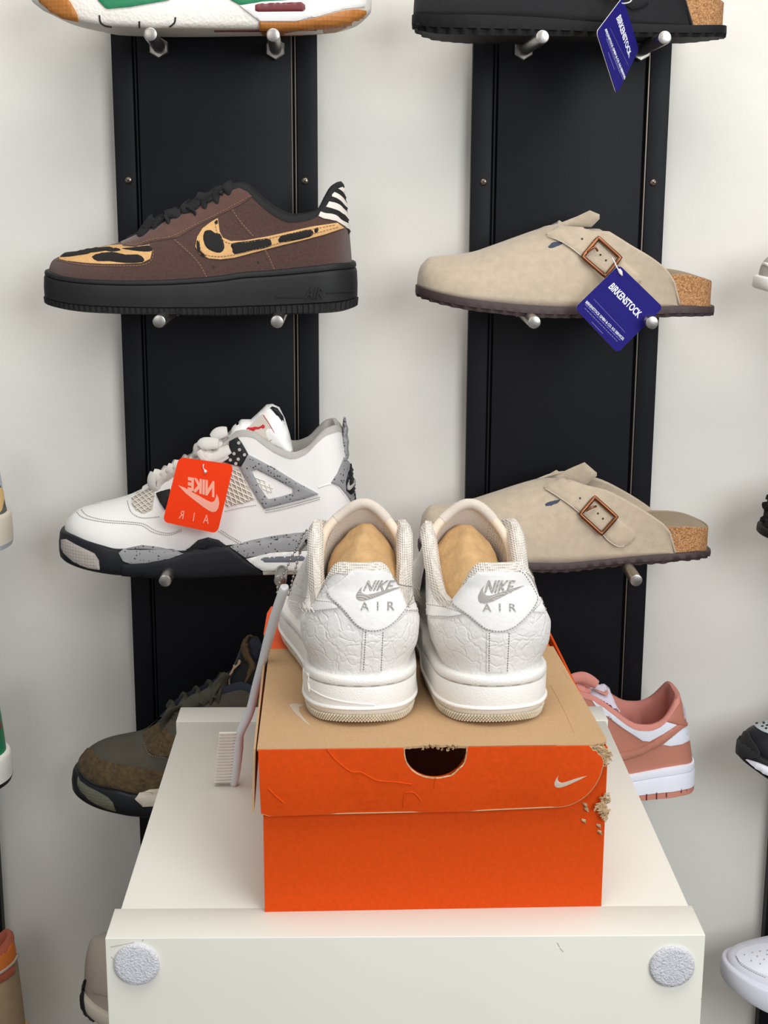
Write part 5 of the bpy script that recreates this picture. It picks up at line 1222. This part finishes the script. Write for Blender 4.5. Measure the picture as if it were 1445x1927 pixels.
seam([(1427, 500), (1437, 496), (1448, 502), (1452, 520)], U, m_wleat, t, .0016, 0, 'white_trim')
t, s, U, MS = gen('fuzzy_shoe', 'black fuzzy fleece shoe toe at the right edge of the picture', toe=(1438, 965), r=2, mu=m_fuz, ms_=m_blk, ml=m_blk2, sole=.014, toeh=.062, inst=.085, heelh=.07, cat='shoe', z=ZC(2) + .010)
rnd = random.Random(9); ms = []
for k in range(26):
    u, v = 1430 + rnd.uniform(2, 40), rnd.uniform(930, 990); p, nn = U(u, v)
    bm = bmesh.new(); bmesh.ops.create_icosphere(bm, subdivisions=1, radius=.0042); ms.append(([p + x.co * rnd.uniform(.7, 1.3) for x in bm.verts], [tuple(x.index for x in f.verts) for f in bm.faces])); bm.free()
o = mesh_obj('fleece_tufts', *join(*ms), m_fuz, t, kind='stuff')
RB_ = fr(1340, 1320, .0934)
t, s, U, MS = gen('black_sneaker', 'black sneaker with perforated grey toe at the right edge, above the white sneaker', toe=(1396, 1415), r=3, z=ZC(3) + .007, mu=m_navy, ms_=m_blk, ml=m_blk2, lift=.022, sole=.024, toeh=.058, inst=.10)
patch('toe_top', RB_((800, 420), (860, 385), (1000, 350), (1124, 320), (1160, 500), (1130, 650), (1000, 600), (900, 540), (840, 480)), U, m_grlt, t, .0012)
patch('toe_wrap', RB_((560, 660), (660, 590), (740, 640), (780, 740), (860, 850), (960, 1000), (960, 1130), (820, 1150), (690, 1120), (600, 1130), (500, 1020), (530, 840)), MS, m_bsud, t, .0030)
patch('white_stripe', RB_((715, 1160), (800, 1190), (950, 1240), (1124, 1310), (1200, 1340), (1200, 1500), (1100, 1460), (960, 1370), (830, 1270)), MS, m_plil, t, .0052)
for q in ((905, 455), (1045, 455), (1015, 520), (1110, 500), (1090, 560), (1150, 440)):
    c, nn = U(*RB_(q)[0]); mesh_obj('vent_hole', *tube_mesh([c + nn * .0008, c + nn * .0018], .0014, 8), m_groove, t)
WB = fr(1180, 1680, .1834)
t, s, U, MS = gen('white_sneaker', 'plain white sneaker with a perforated toe at the lower right corner', toe=(1366, 1835), r=4, mu=m_wcool, ms_=m_wcool, lift=.018, sole=.030, toeh=.054, inst=.10)
patch('toe_cap', WB((1115, 640), (1140, 600), (1240, 555), (1340, 530), (1460, 525), (1500, 880), (1440, 862), (1330, 815), (1230, 765), (1150, 705)), U, m_plil, t, .0012)
stitch([WB((1115, 655), (1160, 730), (1240, 785), (1340, 835), (1440, 880))], U, m_stit, t, 3, 1.5, .0003)
for q in ((1205, 645), (1288, 622), (1338, 660), (1275, 705), (1365, 608), (1405, 690), (1365, 735), (1436, 642), (1440, 600)):
    c, nn = U(*WB(q)[0]); mesh_obj('vent_hole', *tube_mesh([c + nn * .0008, c + nn * .0016], .0010, 8), m_gry, t)
t, s, U, MS = gen('beige_sneaker', 'warm grey sneaker with a thin black toe edge behind the cabinet, lower left', toe=(161, 1880), r=4, mu=m_bshoe, ms_=m_crm, lift=.012, sole=.020, toeh=.092, inst=.14, z=ZC(4) - .014)
BZ = fr(0, 1500, .2216)
patch('toe_panel', BZ((800, 1470), (840, 1440), (960, 1415), (980, 1710), (880, 1680), (800, 1660), (775, 1620), (790, 1560)), U, m_bshoe, t, .0016)
patch('toe_edge', BZ((728, 1545), (735, 1560), (716, 1640), (712, 1720), (722, 1800), (745, 1870), (800, 1960), (780, 1970), (730, 1890), (700, 1810), (690, 1720), (698, 1620)), MS, m_groove, t, .0030, 3)
L1 = fr(0, 880, .11407)
t, s, U, MS = gen('grey_low_sneaker', 'blue-grey sneaker heel with a mustard logo at the left edge of the picture', heel=(13, 1010), r=2, mu=m_grlt, ms_=m_crm, ml=m_dgr, sole=.036, heelh=.100, out=m_grlt, z=ZC(2) + .004)
patch('heel_collar', L1((-60, 250), (0, 300), (40, 420), (70, 560), (122, 790), (60, 800), (-60, 790)), U, m_dgr, t, .0012)
patch('side_logo', L1((-80, 350), (0, 330), (40, 420), (48, 520), (20, 680), (-40, 760), (-80, 700)), U, m_yel, t, .0024)
seam(L1((-60, 840), (60, 838), (140, 830)), U, m_grlt, t, .0008)
L2 = fr(0, 1330, .11407)
t, s, U, MS = gen('green_low_sneaker', 'green sneaker heel on a white sole with thin black outsole at the left edge', heel=(14, 1480), r=3, mu=m_grn, ms_=m_rub2, ml=m_lil, sole=.034, heelh=.110, out=m_blk)
patch('heel_print', L2((-40, 230), (0, 240), (20, 300), (10, 370), (-40, 370)), U, m_mar, t, .0012, 3)
L3 = BZ
t, s, U, MS = gen('orange_boot', 'tall orange and sand coloured sneaker heel at the lower left corner', heel=(45, 1900), r=4, mu=m_tans, ms_=m_sand, ml=m_orkn, sole=.034, heelh=.150, inst=.16, toeh=.07, z=H - .985)
pk = patch('knit_collar', L3((-120, 1000), (0, 975), (40, 1010), (60, 1060), (88, 1200), (60, 1250), (0, 1295), (-120, 1330)), U, m_orkn, t, .0030)
patch('orange_panel', L3((-120, 1330), (0, 1297), (60, 1252), (98, 1215), (130, 1300), (120, 1390), (60, 1440), (0, 1480), (-120, 1520)), U, m_orst, t, .0016)
patch('orange_tab', L3((-120, 1560), (0, 1500), (110, 1420), (125, 1480), (60, 1540), (0, 1575), (-120, 1640)), U, m_orkn, t, .0018)
seam(L3((-60, 1520), (0, 1490), (100, 1410), (150, 1330)), U, m_bshoe, t, .0018, .001, 'grey_trim')
